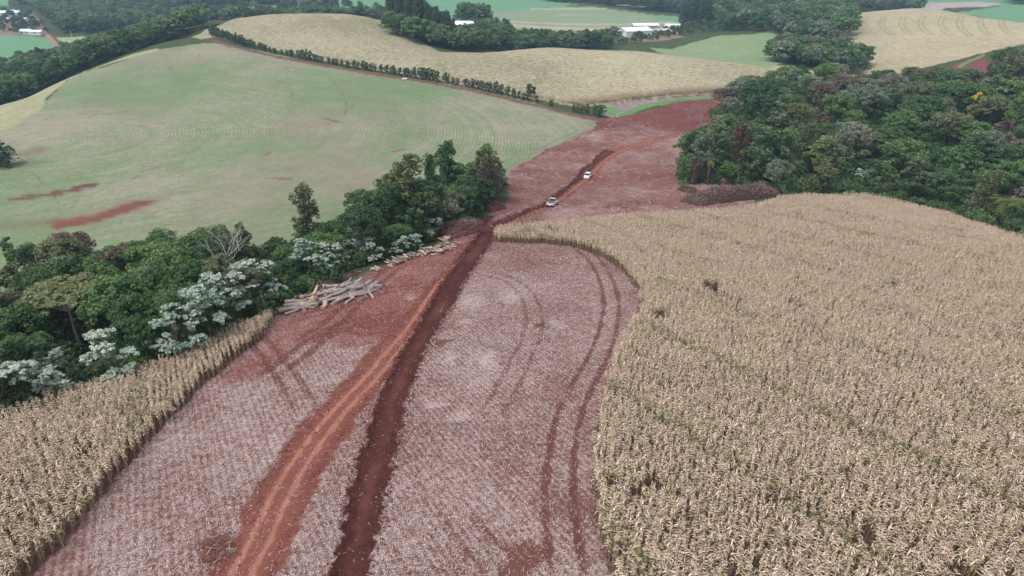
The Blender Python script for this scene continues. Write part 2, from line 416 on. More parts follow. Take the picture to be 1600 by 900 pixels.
# wheel marks: (polyline, half gauge, half width, depth of colour)
MARKS = []
for g, w, k, l in (
    (1.0, .30, .75, ((890, 375), (925, 400), (945, 430), (957, 470), (952, 510), (935, 560), (905, 610), (885, 660), (876, 720), (873, 780), (880, 850), (895, 930))),
    (1.0, .28, .5, ((735, 428), (780, 430), (815, 450), (835, 480), (835, 520), (815, 560), (790, 610), (760, 660))),
    (1.1, .5, .8, ((440, 505), (500, 490), (540, 475), (590, 455), (640, 450), (690, 440))),
    (1.1, .5, .8, ((470, 540), (520, 505), (545, 480), (580, 445), (620, 415))),
    (1.0, .5, .7, ((400, 600), (460, 560), (510, 520), (560, 500), (620, 490), (650, 480))),
    (1.0, .4, .7, ((535, 500), (545, 512), (580, 518), (620, 510))),
    (1.0, .3, .4, ((700, 760), (720, 820), (770, 870), (800, 920))),
    (0.9, .4, .6, ((355, 500), (400, 530), (450, 590), (485, 650))),
    (1.2, .5, .7, ((800, 262), (850, 232), (900, 208), (925, 200))),
    (1.0, .4, .8, ((935, 188), (1000, 200), (1030, 212))), (1.0, .4, .6, ((890, 232), (920, 205), (950, 190))),
    (1.0, .4, .6, ((905, 330), (1000, 318), (1050, 312)))):
    MARKS.append((smooth_line(pts(*l)), g, w, k))
PALE = [(at(*c), r) for c, r in (((682, 632), 1.6), ((730, 505), 1.9), ((800, 465), 2.4), ((735, 470), 3.2), ((700, 560), 2.0), ((497, 752), 1.0), ((434, 697), 1.0), ((640, 465), 1.5), ((760, 560), 2.0), ((870, 505), 1.8), ((720, 650), 1.6))]
BARE = [(at(*c), r) for c, r in (((820, 868), 2.0), ((800, 900), 1.6), ((600, 500), 2.5), ((690, 535), 1.4), ((845, 510), 1.2), ((350, 860), 1.2))]
SCARS = [(smooth_line(pts(*l)), w) for l, w in (
    (((25, 311), (60, 306), (100, 299), (138, 291)), 2.4), (((105, 350), (150, 340), (190, 328), (218, 318)), 3.0),
    (((30, 268), (55, 270), (68, 290)), 1.0), (((222, 268), (245, 262)), 1.6), (((262, 266), (280, 262)), 1.1), (((205, 280), (218, 275)), 1.2), (((410, 242), (420, 238)), 1.6),
    (((415, 279), (455, 281)), 1.2), (((615, 238), (632, 233)), 1.6), (((690, 192), (706, 190)), 1.3), (((508, 185), (530, 192)), 1.5), (((417, 170), (428, 171)), 1.2),
    (((454, 152), (458, 146)), 1.3), (((548, 168), (552, 165)), 1.4), (((605, 190), (628, 189)), 1.1), (((660, 146), (700, 148)), 1.0), (((136, 183), (150, 179)), .9), (((255, 108), (270, 106)), .9),
    (((345, 209), (360, 209)), .9), (((280, 145), (298, 141)), .9), (((310, 87), (318, 86)), .9), (((515, 120), (535, 145), (543, 160), (538, 180)), .7), (((404, 133), (425, 128)), .9), (((470, 132), (500, 124)), .7),
    (((160, 242), (170, 240)), 1.1), (((84, 307), (90, 316), (105, 322)), .45), (((85, 283), (130, 272)), 1.2))]
SCAR_HALO = [(pts((105, 350), (218, 318)), 9.0), (pts((-20, 352), (110, 346)), 6.0), (pts((40, 240), (62, 236)), 7.0)]
CONTOUR = smooth_line(pts((-300, 600), (0, 480), (250, 428), (450, 400), (600, 352), (770, 300), (850, 240), (930, 200)))
RC = at(95, 222)                                           # the sowing circles round the hollow at the left of the seeded field
ROWDIR = np.array([0.47, -0.883])                          # maize rows
NAMES = list(STY)
ARR = {n: np.r_[STY[n][0], STY[n][1], STY[n][2:5]] for n in NAMES}

def ground_style(x, y):
    """style numbers, region index, sinkage of the surface and row coordinate at ground points"""
    n = len(x)
    S = np.tile(ARR['forest_floor'], (n, 1)); R = np.zeros(n, int); dz = np.zeros(n)
    n1 = fbm(x * .9, y * .9, 3); n2 = fbm(x * .07, y * .07, 7); n3 = fbm(x * .25, y * .25, 21)
    def lay(m, w, row):
        S[m] = S[m] * (1 - w[:, None]) + row * w[:, None]
    for name, poly, soft, wob, wsc in REG:
        lo, hi = poly.min(0) - 15, poly.max(0) + 15
        m = np.where((x > lo[0]) & (x < hi[0]) & (y > lo[1]) & (y < hi[1]))[0]
        if not len(m): continue
        sd = poly_sd(x[m], y[m], poly) + (fbm(x[m] * wsc, y[m] * wsc, 40) - .5) * 2 * wob
        lay(m, sstep(soft / 2, -soft / 2, sd), ARR[name])
        R[m[sd < 0]] = NAMES.index(name)
    near = y < 400
    stub = (R == NAMES.index('stubble_field')) | (R == NAMES.index('log_yard'))
    # patchy straw: bare spots, pale windrows, redder ground towards the log yard
    S[:, 6] += np.where(stub, (n2 - .5) * .35 + (n3 - .5) * .25, 0)
    for c, r in BARE:
        d = np.hypot(x - c[0], y - c[1]) + (n1 - .5) * 2
        S[:, 6] -= .4 * sstep(r, r * .3, d) * stub
    for c, r in PALE:
        d = np.hypot((x - c[0]) * 1.5, y - c[1]) + (n1 - .5) * 2.2
        w = sstep(r * 1.5, 0, d) * stub
        S[:, 6] += .20 * w; S[:, 3:6] += (np.array([.50, .41, .39]) - S[:, 3:6]) * (w * .35)[:, None]
    sf = R == NAMES.index('seeded_field')
    mot = fbm(x * .018, y * .018, 60); mot2 = fbm(x * .06 + 5, y * .03, 61)
    S[:, 6] += np.where(sf, (mot - .5) * 1.3 + (mot2 - .5) * .6, 0)
    br = sf * sstep(.48, .72, fbm(x * .03 + 40, y * .014, 63)) * .55
    S[:, 0:3] += (np.array([.225, .170, .140]) - S[:, 0:3]) * br[:, None]
    for l, w in SCARS:
        d = line_dist(x, y, l)
        w = w * (2.1 if w > 2 else 1.15); k = sstep(w * .6, w * .35, d + (n1 - .5) * w * (.25 if w > 4 else .7)) * sf * (.9 if w > 4 else .6)
        S[:, 0:3] += (np.array([.105, .040, .034]) - S[:, 0:3]) * k[:, None]; S[:, 6] -= .6 * k; S[:, 7] *= 1 - k
    for l, w in SCAR_HALO:
        k = sstep(w, 0, line_dist(x, y, l) + (n3 - .5) * w) * sf * .75
        S[:, 0:3] += (np.array([.17, .075, .055]) - S[:, 0:3]) * k[:, None]; S[:, 6] -= .35 * k
    cl = (R == NAMES.index('cleared_land')) | (R == NAMES.index('bare_soil'))
    S[:, 6] += np.where(cl, (n2 - .5) * .5 + (n3 - .5) * .45, 0)
    hc = (R == NAMES.index('hill_corn_ground')) | (R == NAMES.index('corn_ridge_field'))
    S[:, 6] += np.where(hc, (mot - .5) * .6 + (mot2 - .5) * .2, 0)
    # contour swaths on the far dome, green wheel marks on the ridges
    st = R == NAMES.index('striped_field')
    if st.any():
        c = at(850, 58)
        r = np.hypot((x[st] - c[0]) * .55, y[st] - c[1]) + 14 * fbm(x[st] * .01, y[st] * .01, 71)
        q = sstep(.48, .62, fbm(r * .035, r * 0 + 3, 72, 3) + .15 * np.sin(r * .09))
        S[np.where(st)[0], 0:6] += (np.r_[.40, .34, .25, .40, .33, .24] - S[st, 0:6]) * (q * .8)[:, None]
    rg = R == NAMES.index('corn_ridge_field')
    if rg.any():
        for j, px in enumerate((1335, 1347, 1376, 1407, 1437, 1468, 1497, 1530, 1563)):
            l = smooth_line(pts((px + 2, 40 if j > 1 else 50), (px - 1, 34), (px + 6, 46), (px + 16, 55)) if False else pts((px + 6, 26), (px, 36), (px + 5, 45), (px + 18, 55)))
            d = np.abs(line_dist(x[rg], y[rg], l) - 1.5)
            S[np.where(rg)[0], 6] -= .55 * sstep(.9, .3, d)
    # tracks
    def track(pl, hw, name, soft=.5, wob=.6, wsc=.7):
        lo, hi = pl.min(0) - 12, pl.max(0) + 12
        m = np.where((x > lo[0]) & (x < hi[0]) & (y > lo[1]) & (y < hi[1]))[0]
        sd = line_dist(x[m], y[m], pl) - hw + (fbm(x[m] * wsc, y[m] * wsc, 44) - .5) * 2 * wob
        lay(m, sstep(soft / 2, -soft / 2, sd), ARR[name]); R[m[sd < 0]] = NAMES.index(name)
    track(HEDGE_TRACK, 2.4, 'hedge_track', 1.0, 1.2, .3)
    for l, g, w, k in MARKS:
        lo, hi = l.min(0) - 4, l.max(0) + 4
        m = np.where((x > lo[0]) & (x < hi[0]) & (y > lo[1]) & (y < hi[1]))[0]
        sdl, al = side_dist(x[m], y[m], l); LT = np.hypot(*np.diff(l, axis=0).T).sum()
        d = np.abs(np.abs(sdl) - g)
        kk = sstep(w * 1.3, w * .5, d + (n1[m] - .5) * .5) * k * sstep(0, 4, al) * sstep(LT, LT - 4, al) * (al > .01) * (al < LT - .01) * sstep(.25, .55, n3[m] + .12)
        S[m, 6] -= kk * .36; S[m, 0:3] += (np.array([.095, .036, .034]) - S[m, 0:3]) * (kk * .6)[:, None]; dz[m] -= .05 * kk
    # dirt road: soft orange soil with two paler wheel lines
    sdv, al = side_dist(x, y, ROAD)
    hw = np.interp(al, [a for a, _ in ROADW], [b for _, b in ROADW])
    wob = (fbm(x * .6, y * .6, 45) - .5) * 1.3
    m = np.where(np.abs(sdv) < 8)[0]
    sd = np.abs(sdv[m]) - hw[m] + wob[m]
    w = sstep(.35, -.35, sd)
    lay(m, w, ARR['dirt_road']); R[m[sd < 0]] = NAMES.index('dirt_road')
    dz[m] -= .12 * w
    for off in (-.62, .62):
        d = np.abs(sdv[m] - off - .25 * np.sin(al[m] * .11) * (al[m] < 110))
        k = sstep(.36, .06, d + (n1[m] - .5) * .35) * w
        S[m, 0:3] += (np.array([.37, .175, .120]) - S[m, 0:3]) * (k * .75)[:, None]; S[m, 3:6] += (np.array([.43, .22, .16]) - S[m, 3:6]) * (k * .75)[:, None]
        dz[m] -= .05 * k
    k = sstep(.9, .3, np.abs(np.abs(sdv[m]) - hw[m] * .86) + (n1[m] - .5) * .8) * w * .5
    S[m, 0:3] += (np.array([.115, .038, .033]) - S[m, 0:3]) * k[:, None]
    # dug strip: fresh moist soil, sunk, with crumbled edges
    for poly in (DUG, DUG2):
        lo, hi = poly.min(0) - 5, poly.max(0) + 5
        m = np.where((x > lo[0]) & (x < hi[0]) & (y > lo[1]) & (y < hi[1]))[0]
        sd = poly_sd(x[m], y[m], poly) + (fbm(x[m] * 1.7, y[m] * 1.7, 46) - .5) * 1.15
        w = sstep(.14, -.14, sd)
        lay(m, w, ARR['dug_strip']); R[m[sd < 0]] = NAMES.index('dug_strip')
        core = sstep(-.5, -1.3, sd) * sstep(.4, .7, fbm(x[m] * .25, y[m] * .18, 47) + .12)
        S[m, 0:3] += (np.array([.125, .048, .040]) - S[m, 0:3]) * (core * .75)[:, None]
        dz[m] += -.16 * sstep(.2, -.9, sd) + .10 * np.exp(-((sd - .05) / .3) ** 2) + (n1[m] - .5) * .25 * w
    S[:, 6] = np.clip(S[:, 6], 0.02, .97)
    # fine relief
    dz += np.where(stub | cl, (n1 - .5) * .18, 0) + (n2 - .5) * np.where(near, .8, 1.5) * np.where(R == 0, 2, 1) * (y > 60)
    # row coordinate, metres across the rows
    rc = x * ROWDIR[1] - y * ROWDIR[0]
    rc = np.where(sf, np.hypot((x - RC[0]) * 1.0, (y - RC[1]) * 1.15) + 26 * (fbm(x * .008, y * .008, 80, 2) - .5), rc)
    return S, R, dz, rc

# relief sheet: a fan of quads that grow with distance
tt = np.linspace(slope(985), slope(285), 350)
rows = 29.0 / (tt - 0.17)
rows = np.r_[np.linspace(-35, rows[0], 14, endpoint=False), rows[rows < 168], np.geomspace(168, 800, 250, endpoint=False), np.geomspace(800, 3500, 70)]
cols = np.r_[np.linspace(-1.5, -.95, 30, endpoint=False), np.linspace(-.95, .95, 960, endpoint=False), np.linspace(.95, 1.5, 31)]
GX = (cols[None, :] * (np.maximum(rows, 2) [:, None] + C0)).ravel(); GY = np.repeat(rows, len(cols))
GS, GR, GDZ, GRC = ground_style(GX, GY)
# relief from the spline on a thinner grid, then linear between
nc = len(cols); ci = np.unique(np.r_[np.arange(0, nc, 6), nc - 1])
Hs = H(GX.reshape(-1, nc)[:, ci].ravel(), GY.reshape(-1, nc)[:, ci].ravel()).reshape(len(rows), len(ci))
GZ = np.array([np.interp(np.arange(nc), ci, r) for r in Hs]).ravel() + GDZ
def ground_z(x, y):                                        # height of the built sheet
    x = np.asarray(x, float); y = np.asarray(y, float)
    i = np.clip(np.searchsorted(rows, y) - 1, 0, len(rows) - 2); fy = (y - rows[i]) / (rows[i + 1] - rows[i])
    Z = GZ.reshape(len(rows), nc); out = 0
    for k, wgt in ((i, 1 - fy), (i + 1, fy)):
        c = x / (np.maximum(rows[k], 2) + C0)
        j = np.clip(np.searchsorted(cols, c) - 1, 0, nc - 2); fx = np.clip((c - cols[j]) / (cols[j + 1] - cols[j]), 0, 1)
        out = out + wgt * (Z[k, j] * (1 - fx) + Z[k, j + 1] * fx)
    return out
def gz(x, y): return float(ground_z([x], [y])[0])

def ground_material():
    m, t, b = nodes('field_soil')
    tc = N(t, 'ShaderNodeTexCoord')
    def attr(n): return N(t, 'ShaderNodeAttribute', attribute_name=n)
    def noise(sc, det=4, rough=.6, src=None):
        n = N(t, 'ShaderNodeTexNoise'); n.inputs['Scale'].default_value = sc; n.inputs['Detail'].default_value = det; n.inputs['Roughness'].default_value = rough
        t.links.new(src or tc.outputs['Object'], n.inputs['Vector']); return n.outputs[0]
    soil, cover, prm, rc = attr('soil'), attr('cover'), attr('prm'), attr('rowc')
    sx = N(t, 'ShaderNodeSeparateXYZ'); t.links.new(prm.outputs['Vector'], sx.inputs[0])
    # straw: short strokes from noise stretched in two directions; the longer of the two wins
    def strokes(rot, sc, sy, det=3, rgh=.6):
        mp = N(t, 'ShaderNodeMapping'); mp.vector_type = 'TEXTURE'; mp.inputs['Rotation'].default_value = (0, 0, rot); mp.inputs['Scale'].default_value = (1 / sc, 1 / sy, 1 / sc)
        t.links.new(tc.outputs['Object'], mp.inputs['Vector']); return noise(1.0, det, rgh, mp.outputs[0])
    s1 = math_n(t, 'MAXIMUM', strokes(.5, 13, 4.5), strokes(2.1, 13, 4.5))
    s2 = noise(1.6, 4, .7)
    fine = math_n(t, 'MULTIPLY_ADD', s1, .62); fine.node.inputs[2].default_value = -.06
    fine = math_n(t, 'ADD', fine, math_n(t, 'MULTIPLY', s2, .38))
    mp = N(t, 'ShaderNodeMapping'); mp.inputs['Scale'].default_value = (.55, .55, .3); t.links.new(tc.outputs['Object'], mp.inputs['Vector'])
    coarse = noise(1.0, 5, .75, mp.outputs[0])
    mxv = N(t, 'ShaderNodeMix', data_type='FLOAT'); t.links.new(sx.outputs['Z'], mxv.inputs[0]); t.links.new(fine, mxv.inputs[2]); t.links.new(coarse, mxv.inputs[3])
    val = mxv.outputs[0]
    # sowing rows
    fr = N(t, 'ShaderNodeMix', data_type='FLOAT'); t.links.new(sx.outputs['Z'], fr.inputs[0]); fr.inputs[2].default_value = 2 * math.pi / .5; fr.inputs[3].default_value = 2 * math.pi / 2.2
    sn = math_n(t, 'SINE', math_n(t, 'MULTIPLY', rc.outputs['Fac'], fr.outputs[0]))
    cv = N(t, 'ShaderNodeCombineXYZ'); t.links.new(math_n(t, 'MULTIPLY', rc.outputs['Fac'], .22), cv.inputs[0])
    t.links.new(math_n(t, 'MULTIPLY', rc.outputs['Fac'], .0), cv.inputs[1])
    band = noise(1.0, 6, .8, cv.outputs[0])
    sp = N(t, 'ShaderNodeSeparateXYZ'); t.links.new(tc.outputs['Object'], sp.inputs[0])
    broad = math_n(t, 'MULTIPLY', math_n(t, 'SUBTRACT', band, .5), math_n(t, 'MULTIPLY', sx.outputs['Z'], 3.2))
    swath = math_n(t, 'MULTIPLY', math_n(t, 'SUBTRACT', noise(1.9, 3, .7), .5), math_n(t, 'MULTIPLY', sx.outputs['Z'], 2.6))
    rowv = math_n(t, 'MULTIPLY', math_n(t, 'ADD', math_n(t, 'ADD', math_n(t, 'MULTIPLY', sn, math_n(t, 'SUBTRACT', .9, math_n(t, 'MULTIPLY', sx.outputs['Z'], .9))), broad), swath), sx.outputs['Y'])
    val = math_n(t, 'ADD', val, rowv)
    thr = math_n(t, 'SUBTRACT', .5, math_n(t, 'MULTIPLY', math_n(t, 'SUBTRACT', sx.outputs['X'], .5), .30))
    k = math_n(t, 'SUBTRACT', val, thr)
    ct = N(t, 'ShaderNodeMix', data_type='FLOAT'); t.links.new(sx.outputs['Z'], ct.inputs[0]); ct.inputs[2].default_value = 6.0; ct.inputs[3].default_value = 5.5
    fac = math_n(t, 'ADD', math_n(t, 'MULTIPLY', k, ct.outputs[0]), .5, clamp=True)
    mc = N(t, 'ShaderNodeMix', data_type='RGBA'); t.links.new(fac, mc.inputs[0]); t.links.new(soil.outputs['Vector'], mc.inputs[6]); t.links.new(cover.outputs['Vector'], mc.inputs[7])
    # clods and tonal drift
    nf = noise(7.0, 3, .7); nm = noise(.12, 4, .6)
    hv = N(t, 'ShaderNodeHueSaturation'); t.links.new(mc.outputs[2], hv.inputs['Color'])
    v = math_n(t, 'MULTIPLY_ADD', nf, .75); v.node.inputs[2].default_value = .42
    v = math_n(t, 'ADD', v, math_n(t, 'MULTIPLY', nm, .42))
    t.links.new(v, hv.inputs['Value'])
    t.links.new(hv.outputs[0], b.inputs['Base Color'])
    b.inputs['Roughness'].default_value = .95; b.inputs['Specular IOR Level'].default_value = .05
    bp = N(t, 'ShaderNodeBump'); bp.inputs['Strength'].default_value = .6; bp.inputs['Distance'].default_value = .25
    hh = math_n(t, 'ADD', val, math_n(t, 'MULTIPLY', nf, .5))
    t.links.new(hh, bp.inputs['Height']); t.links.new(bp.outputs[0], b.inputs['Normal'])
    return m
M_GROUND = ground_material()
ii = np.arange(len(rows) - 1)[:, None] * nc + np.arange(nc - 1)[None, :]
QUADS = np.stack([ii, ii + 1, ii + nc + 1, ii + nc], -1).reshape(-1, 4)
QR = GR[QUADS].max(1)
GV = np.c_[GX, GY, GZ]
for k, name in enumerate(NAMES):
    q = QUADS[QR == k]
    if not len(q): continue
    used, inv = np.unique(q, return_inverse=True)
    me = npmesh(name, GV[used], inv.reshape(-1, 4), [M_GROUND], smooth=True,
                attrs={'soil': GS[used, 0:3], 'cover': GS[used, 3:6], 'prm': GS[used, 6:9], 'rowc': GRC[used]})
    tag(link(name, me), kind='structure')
# ------------------------------------------------------------------ foliage building blocks
def leaf_cards(C, Nn, size, r, droop=0.0, aspect=1.4):
    """quads centred on C facing Nn (jittered); returns V, F, tint"""
    n = len(C)
    Nn = Nn + r.normal(0, .45, (n, 3)); Nn /= np.linalg.norm(Nn, axis=1)[:, None] + 1e-9
    a = np.cross(Nn, r.normal(0, 1, (n, 3))); a /= np.linalg.norm(a, axis=1)[:, None] + 1e-9
    b = np.cross(Nn, a)
    s = (size * r.uniform(.6, 1.3, n))[:, None]
    V = np.stack([C - a * s * aspect * .5, C + b * s * .5 - Nn * s * droop, C + a * s * aspect * .5, C - b * s * .5 - Nn * s * droop], 1).reshape(-1, 3)
    F = np.arange(4 * n).reshape(-1, 4)
    return V, F, np.repeat(r.random(n), 4)
def lobes_shell(lobes, n, r, up=.35, inner=.72):
    """points on the upper/outer shells of ellipsoids (cx,cy,cz,rx,ry,rz)"""
    L = np.array(lobes); vol = (L[:, 3] * L[:, 4]) ** .8 + .05
    k = r.choice(len(L), n, p=vol / vol.sum())
    d = r.normal(0, 1, (n, 3)); d[:, 2] += up; d /= np.linalg.norm(d, axis=1)[:, None]
    q = r.uniform(inner, 1.05, n)[:, None]
    return L[k, :3] + d * L[k, 3:6] * q, d / L[k, 3:6] * L[k, 3:6].mean(1)[:, None], k
def clumps(lobes, per, frac, r, up):                       # each lobe broken into smaller clumps over its outer side
    out = []
    for l in lobes:
        for _ in range(per):
            d = r.normal(0, 1, 3); d[2] += up * 1.5; d /= np.linalg.norm(d)
            s = np.array(l[3:6]) * frac * r.uniform(.7, 1.3)
            out.append((*(np.array(l[:3]) + d * np.array(l[3:6]) * r.uniform(.65, 1.0)), *s))
    return out
def crown_mesh(name, lobes, n, size, seed, up=.35, inner=.72, droop=0., extra=None, per=8, frac=.42):
    r = np.random.default_rng(seed)
    if per: lobes = clumps(lobes, per, frac, r, up)
    C, D, k = lobes_shell(lobes, n, r, up, inner)
    D = D / (np.linalg.norm(D, axis=1)[:, None] + 1e-9)
    lobe_t = r.random(len(lobes))[k]
    V, F, t = leaf_cards(C, D, size, r, droop)
    t = .6 * t + .4 * np.repeat(lobe_t, 4)
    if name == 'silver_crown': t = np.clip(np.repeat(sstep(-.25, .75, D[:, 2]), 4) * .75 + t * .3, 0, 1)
    if extra is not None:
        V2, F2, t2 = extra; F = np.r_[F, F2 + len(V)]; V = np.r_[V, V2]; t = np.r_[t, t2]
    return npmesh(name, V, F, [None], attrs={'tint': t})
def limb_mesh(name, h, r0, tips, seed, fork=.45, lean=(0, 0)):
    r = random.Random(seed); mb = MB()
    top = Vector((lean[0], lean[1], h * fork))
    mid = Vector((lean[0] * .4 + r.uniform(-.15, .15), lean[1] * .4 + r.uniform(-.15, .15), h * fork * .5))
    mb.tube([(0, 0, -.6), (0, 0, .3), mid, top], [r0 * 1.35, r0, r0 * .85, r0 * .72], 7, cap=False)
    for tx, ty, tz in tips:
        e = Vector((tx, ty, tz)); m = top.lerp(e, .5) + Vector((r.uniform(-.3, .3), r.uniform(-.3, .3), .2))
        mb.tube([top - Vector((0, 0, .2)), m, e], [r0 * .5, r0 * .32, r0 * .08], 5, cap=False)
    return mb.mesh(name, [None], True)
def dome(r, h, base, spread, nl, lr, flat=1.0, sk=1.0):
    """lobes of a spreading crown from height base to h"""
    out = []
    for i in range(nl):
        a = i * 2.399 + r.uniform(-.4, .4); q = math.sqrt((i + .5) / nl)
        x, y = math.cos(a) * q * spread, math.sin(a) * q * spread
        z = base + (h - base - lr) * (math.sqrt(max(0, 1 - (q * .93) ** 2)) ** sk) * flat + r.uniform(-.5, .4)
        s = lr * r.uniform(.7, 1.25)
        out.append((x, y, z, s * 1.15, s * 1.15, s * .85))
    return out
PROTO = {}                                                 # kind -> list of (trunk mesh, crown mesh, height, radius)
def rr(s): return random.Random(s)
def add(kind, h, lobes, n, size, seed, r0=.16, fork=.4, tips=7, up=.35, inner=.72, lean=(0, 0), droop=0., extra=None, per=8, frac=.42):
    r = rr(seed); tl = r.sample(lobes, min(tips, len(lobes)))
    rad = max(math.hypot(l[0], l[1]) + l[3] for l in lobes)
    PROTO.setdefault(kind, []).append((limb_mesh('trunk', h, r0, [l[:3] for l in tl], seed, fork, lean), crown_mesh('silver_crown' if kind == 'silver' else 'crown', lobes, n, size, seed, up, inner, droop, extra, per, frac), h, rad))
for i in range(6):                                         # rounded forest trees
    r = rr(100 + i); h = 10.0
    add('round', h, dome(r, h, 3.2 + r.uniform(-.6, .8), 2.9 + r.uniform(-.3, .5), 15 + i, 1.35 + r.uniform(-.15, .2)), 5200, .29, 100 + i)
for i in range(4):                                         # loose, uneven trees
    r = rr(200 + i); h = 10.0; lo = []
    for j in range(11):
        a = r.uniform(0, 6.28); q = r.uniform(.2, 1) * 2.9; z = r.uniform(3.5, 9.2)
        q *= 1.1 - .5 * abs(z - 6) / 4
        s = r.uniform(.8, 1.4); lo.append((math.cos(a) * q, math.sin(a) * q, z, s, s, s * .7))
    lo.append((0, 0, 9.0, 1.2, 1.2, .9))
    add('loose', h, lo, 3800, .30, 200 + i, tips=11)
for i in range(4):                                         # tall trees hung with creepers down to the ground
    r = rr(300 + i); h = 13.0; lo = []
    z = 1.0
    while z < 12.2:
        w = 2.3 - .9 * math.sin(z / 13 * 5 + i) if z < 8 else 1.9
        for j in range(3):
            a = r.uniform(0, 6.28); s = r.uniform(.8, 1.3)
            q = w * r.uniform(.3, .8) * (1.25 if z < 3.5 else 1)
            lo.append((math.cos(a) * q, math.sin(a) * q, z + r.uniform(-.4, .4), s * 1.05, s * 1.05, s * 1.1))
        z += 1.1
    add('creeper', h, lo, 6800, .28, 300 + i, r0=.22, fork=.6, up=.1, inner=.8)
for i in range(2):                                         # flat umbrella crown on a bare forked trunk
    r = rr(400 + i); h = 8.5
    lo = [(x, y, 7.3 + .5 * (1 - (x * x + y * y) / 16) + r.uniform(-.15, .15), 1.1, 1.1, .42) for x, y in
          [(math.cos(j * 2.399) * math.sqrt((j + .5) / 20) * 3.3, math.sin(j * 2.399) * math.sqrt((j + .5) / 20) * 3.3) for j in range(20)]]
    add('umbrella', h, lo, 4200, .24, 400 + i, r0=.15, fork=.62, tips=9, up=.6, inner=.6)
for i in range(4):                                         # silver-leaved trees: tiers of big pale rosettes
    r = rr(500 + i); h = 7.0; lo = []
    for j in range(15):
        a = r.uniform(0, 6.28); z = r.uniform(2.2, 6.6); q = r.uniform(.5, 1) * 2.5 * (1.05 - .55 * (z - 2.2) / 4.4)
        s = r.uniform(.5, .9); lo.append((math.cos(a) * q, math.sin(a) * q, z, s * 1.15, s * 1.15, s * .7))
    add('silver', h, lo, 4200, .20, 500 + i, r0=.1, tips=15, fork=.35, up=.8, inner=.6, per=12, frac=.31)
for i in range(3):                                         # tall narrow plantation trees
    r = rr(600 + i); h = 22.0; lo = []
    for j in range(22):
        z = 6 + 15.2 * (j + .5) / 22; w = 2.3 * (1.05 - ((z - 6) / 16) ** 1.5) + .35
        a = j * 2.399; s = r.uniform(.9, 1.4) * (1.05 - .45 * (z - 6) / 16)
        lo.append((math.cos(a) * w * .6, math.sin(a) * w * .6, z, s, s, s * 1.25))
    add('gum', h, lo, 3200, .5, 600 + i, r0=.24, fork=.75, tips=8, up=.1)
for i in range(4):                                         # small dense hedge trees
    r = rr(700 + i); h = 5.0; lo = []
    for j in range(9):
        z = .7 + 3.8 * (j + .5) / 9; w = .75 * (1.15 - .7 * abs(z / 5 - .45))
        a = j * 2.399 + r.uniform(-.5, .5); s = r.uniform(.5, .8)
        lo.append((math.cos(a) * w, math.sin(a) * w, z, s, s, s * 1.1))
    add('hedge', h, lo, 900, .30, 700 + i, r0=.09, fork=.5, tips=5)
for i in range(4):                                         # bushes
    r = rr(800 + i); h = 2.4
    add('bush', h, dome(r, h, .2, 1.5, 7, .75), 520, .36, 800 + i, r0=.06, fork=.3, tips=4)
# far crowns for woods beyond half a kilometre
for i in range(4):
    r = rr(850 + i); h = 11.0
    add('far', h, dome(r, h, .6, 3.1, 13, 1.6), 1500, .62, 850 + i, tips=3, per=5, frac=.5)
def hanging(seed, n, R, z0, z1, w):                        # dry creeper strands
    r = np.random.default_rng(seed); a = r.uniform(0, 6.28, n); q = R * np.sqrt(r.uniform(.25, 1, n))
    x, y = np.cos(a) * q, np.sin(a) * q; t = r.uniform(z0 * .6 + z1 * .4, z1, n); bt = np.maximum(t - r.uniform(1.5, z1 - z0, n), z0)
    dx, dy = -np.sin(a) * w, np.cos(a) * w; o = r.normal(0, .3, (2, n))
    V = np.stack([np.c_[x - dx, y - dy, t], np.c_[x + dx, y + dy, t], np.c_[x + dx * .5 + o[0], y + dy * .5 + o[1], bt], np.c_[x - dx * .5 + o[0], y - dy * .5 + o[1], bt]], 1).reshape(-1, 3)
    return V, np.arange(4 * n).reshape(-1, 4), np.repeat(r.random(n), 4)
for i in range(2):                                         # withered tree curtained with brown creepers
    r = rr(900 + i); h = 15.0
    lo = dome(r, h, 7.0, 3.0, 16, 1.3) + [(r.uniform(-2.2, 2.2), r.uniform(-2.2, 2.2), r.uniform(3, 8), 1, 1, 1.2) for _ in range(8)]
    add('withered', h, lo, 3600, .30, 900 + i, r0=.28, fork=.6, tips=10, extra=hanging(900 + i, 260, 2.6, .2, 11.5, .045))
def bare_mesh(h, seed, spread=.55, r0=.16, depth=5):
    mb = MB(); r = rr(seed)
    def grow(p, d, L, rad, k):
        q = p + d * L * .5 + Vector((r.uniform(-.1, .1), r.uniform(-.1, .1), 0)) * L
        e = q + (d + Vector((r.uniform(-.25, .25), r.uniform(-.25, .25), .1))).normalized() * L * .5
        mb.tube([p, q, e], [rad, rad * .85, rad * .68], 5 if k > 2 else 3, cap=False)
        if k == 0: return
        for j in range(3 if k > 1 else 4):
            dd = (d + Vector((r.gauss(0, spread), r.gauss(0, spread), r.gauss(.1, spread * .6)))).normalized()
            grow(e if j else q.lerp(e, .6), dd, L * r.uniform(.6, .85), rad * .58, k - 1)
    grow(Vector((0, 0, -.4)), Vector((0, 0, 1)), h * .33, r0, depth - 1)
    return mb.mesh('trunk', [None], True)
BARE_MESH = [bare_mesh(9.0, 41), bare_mesh(9.0, 47, .65), bare_mesh(9.0, 53, .5)]
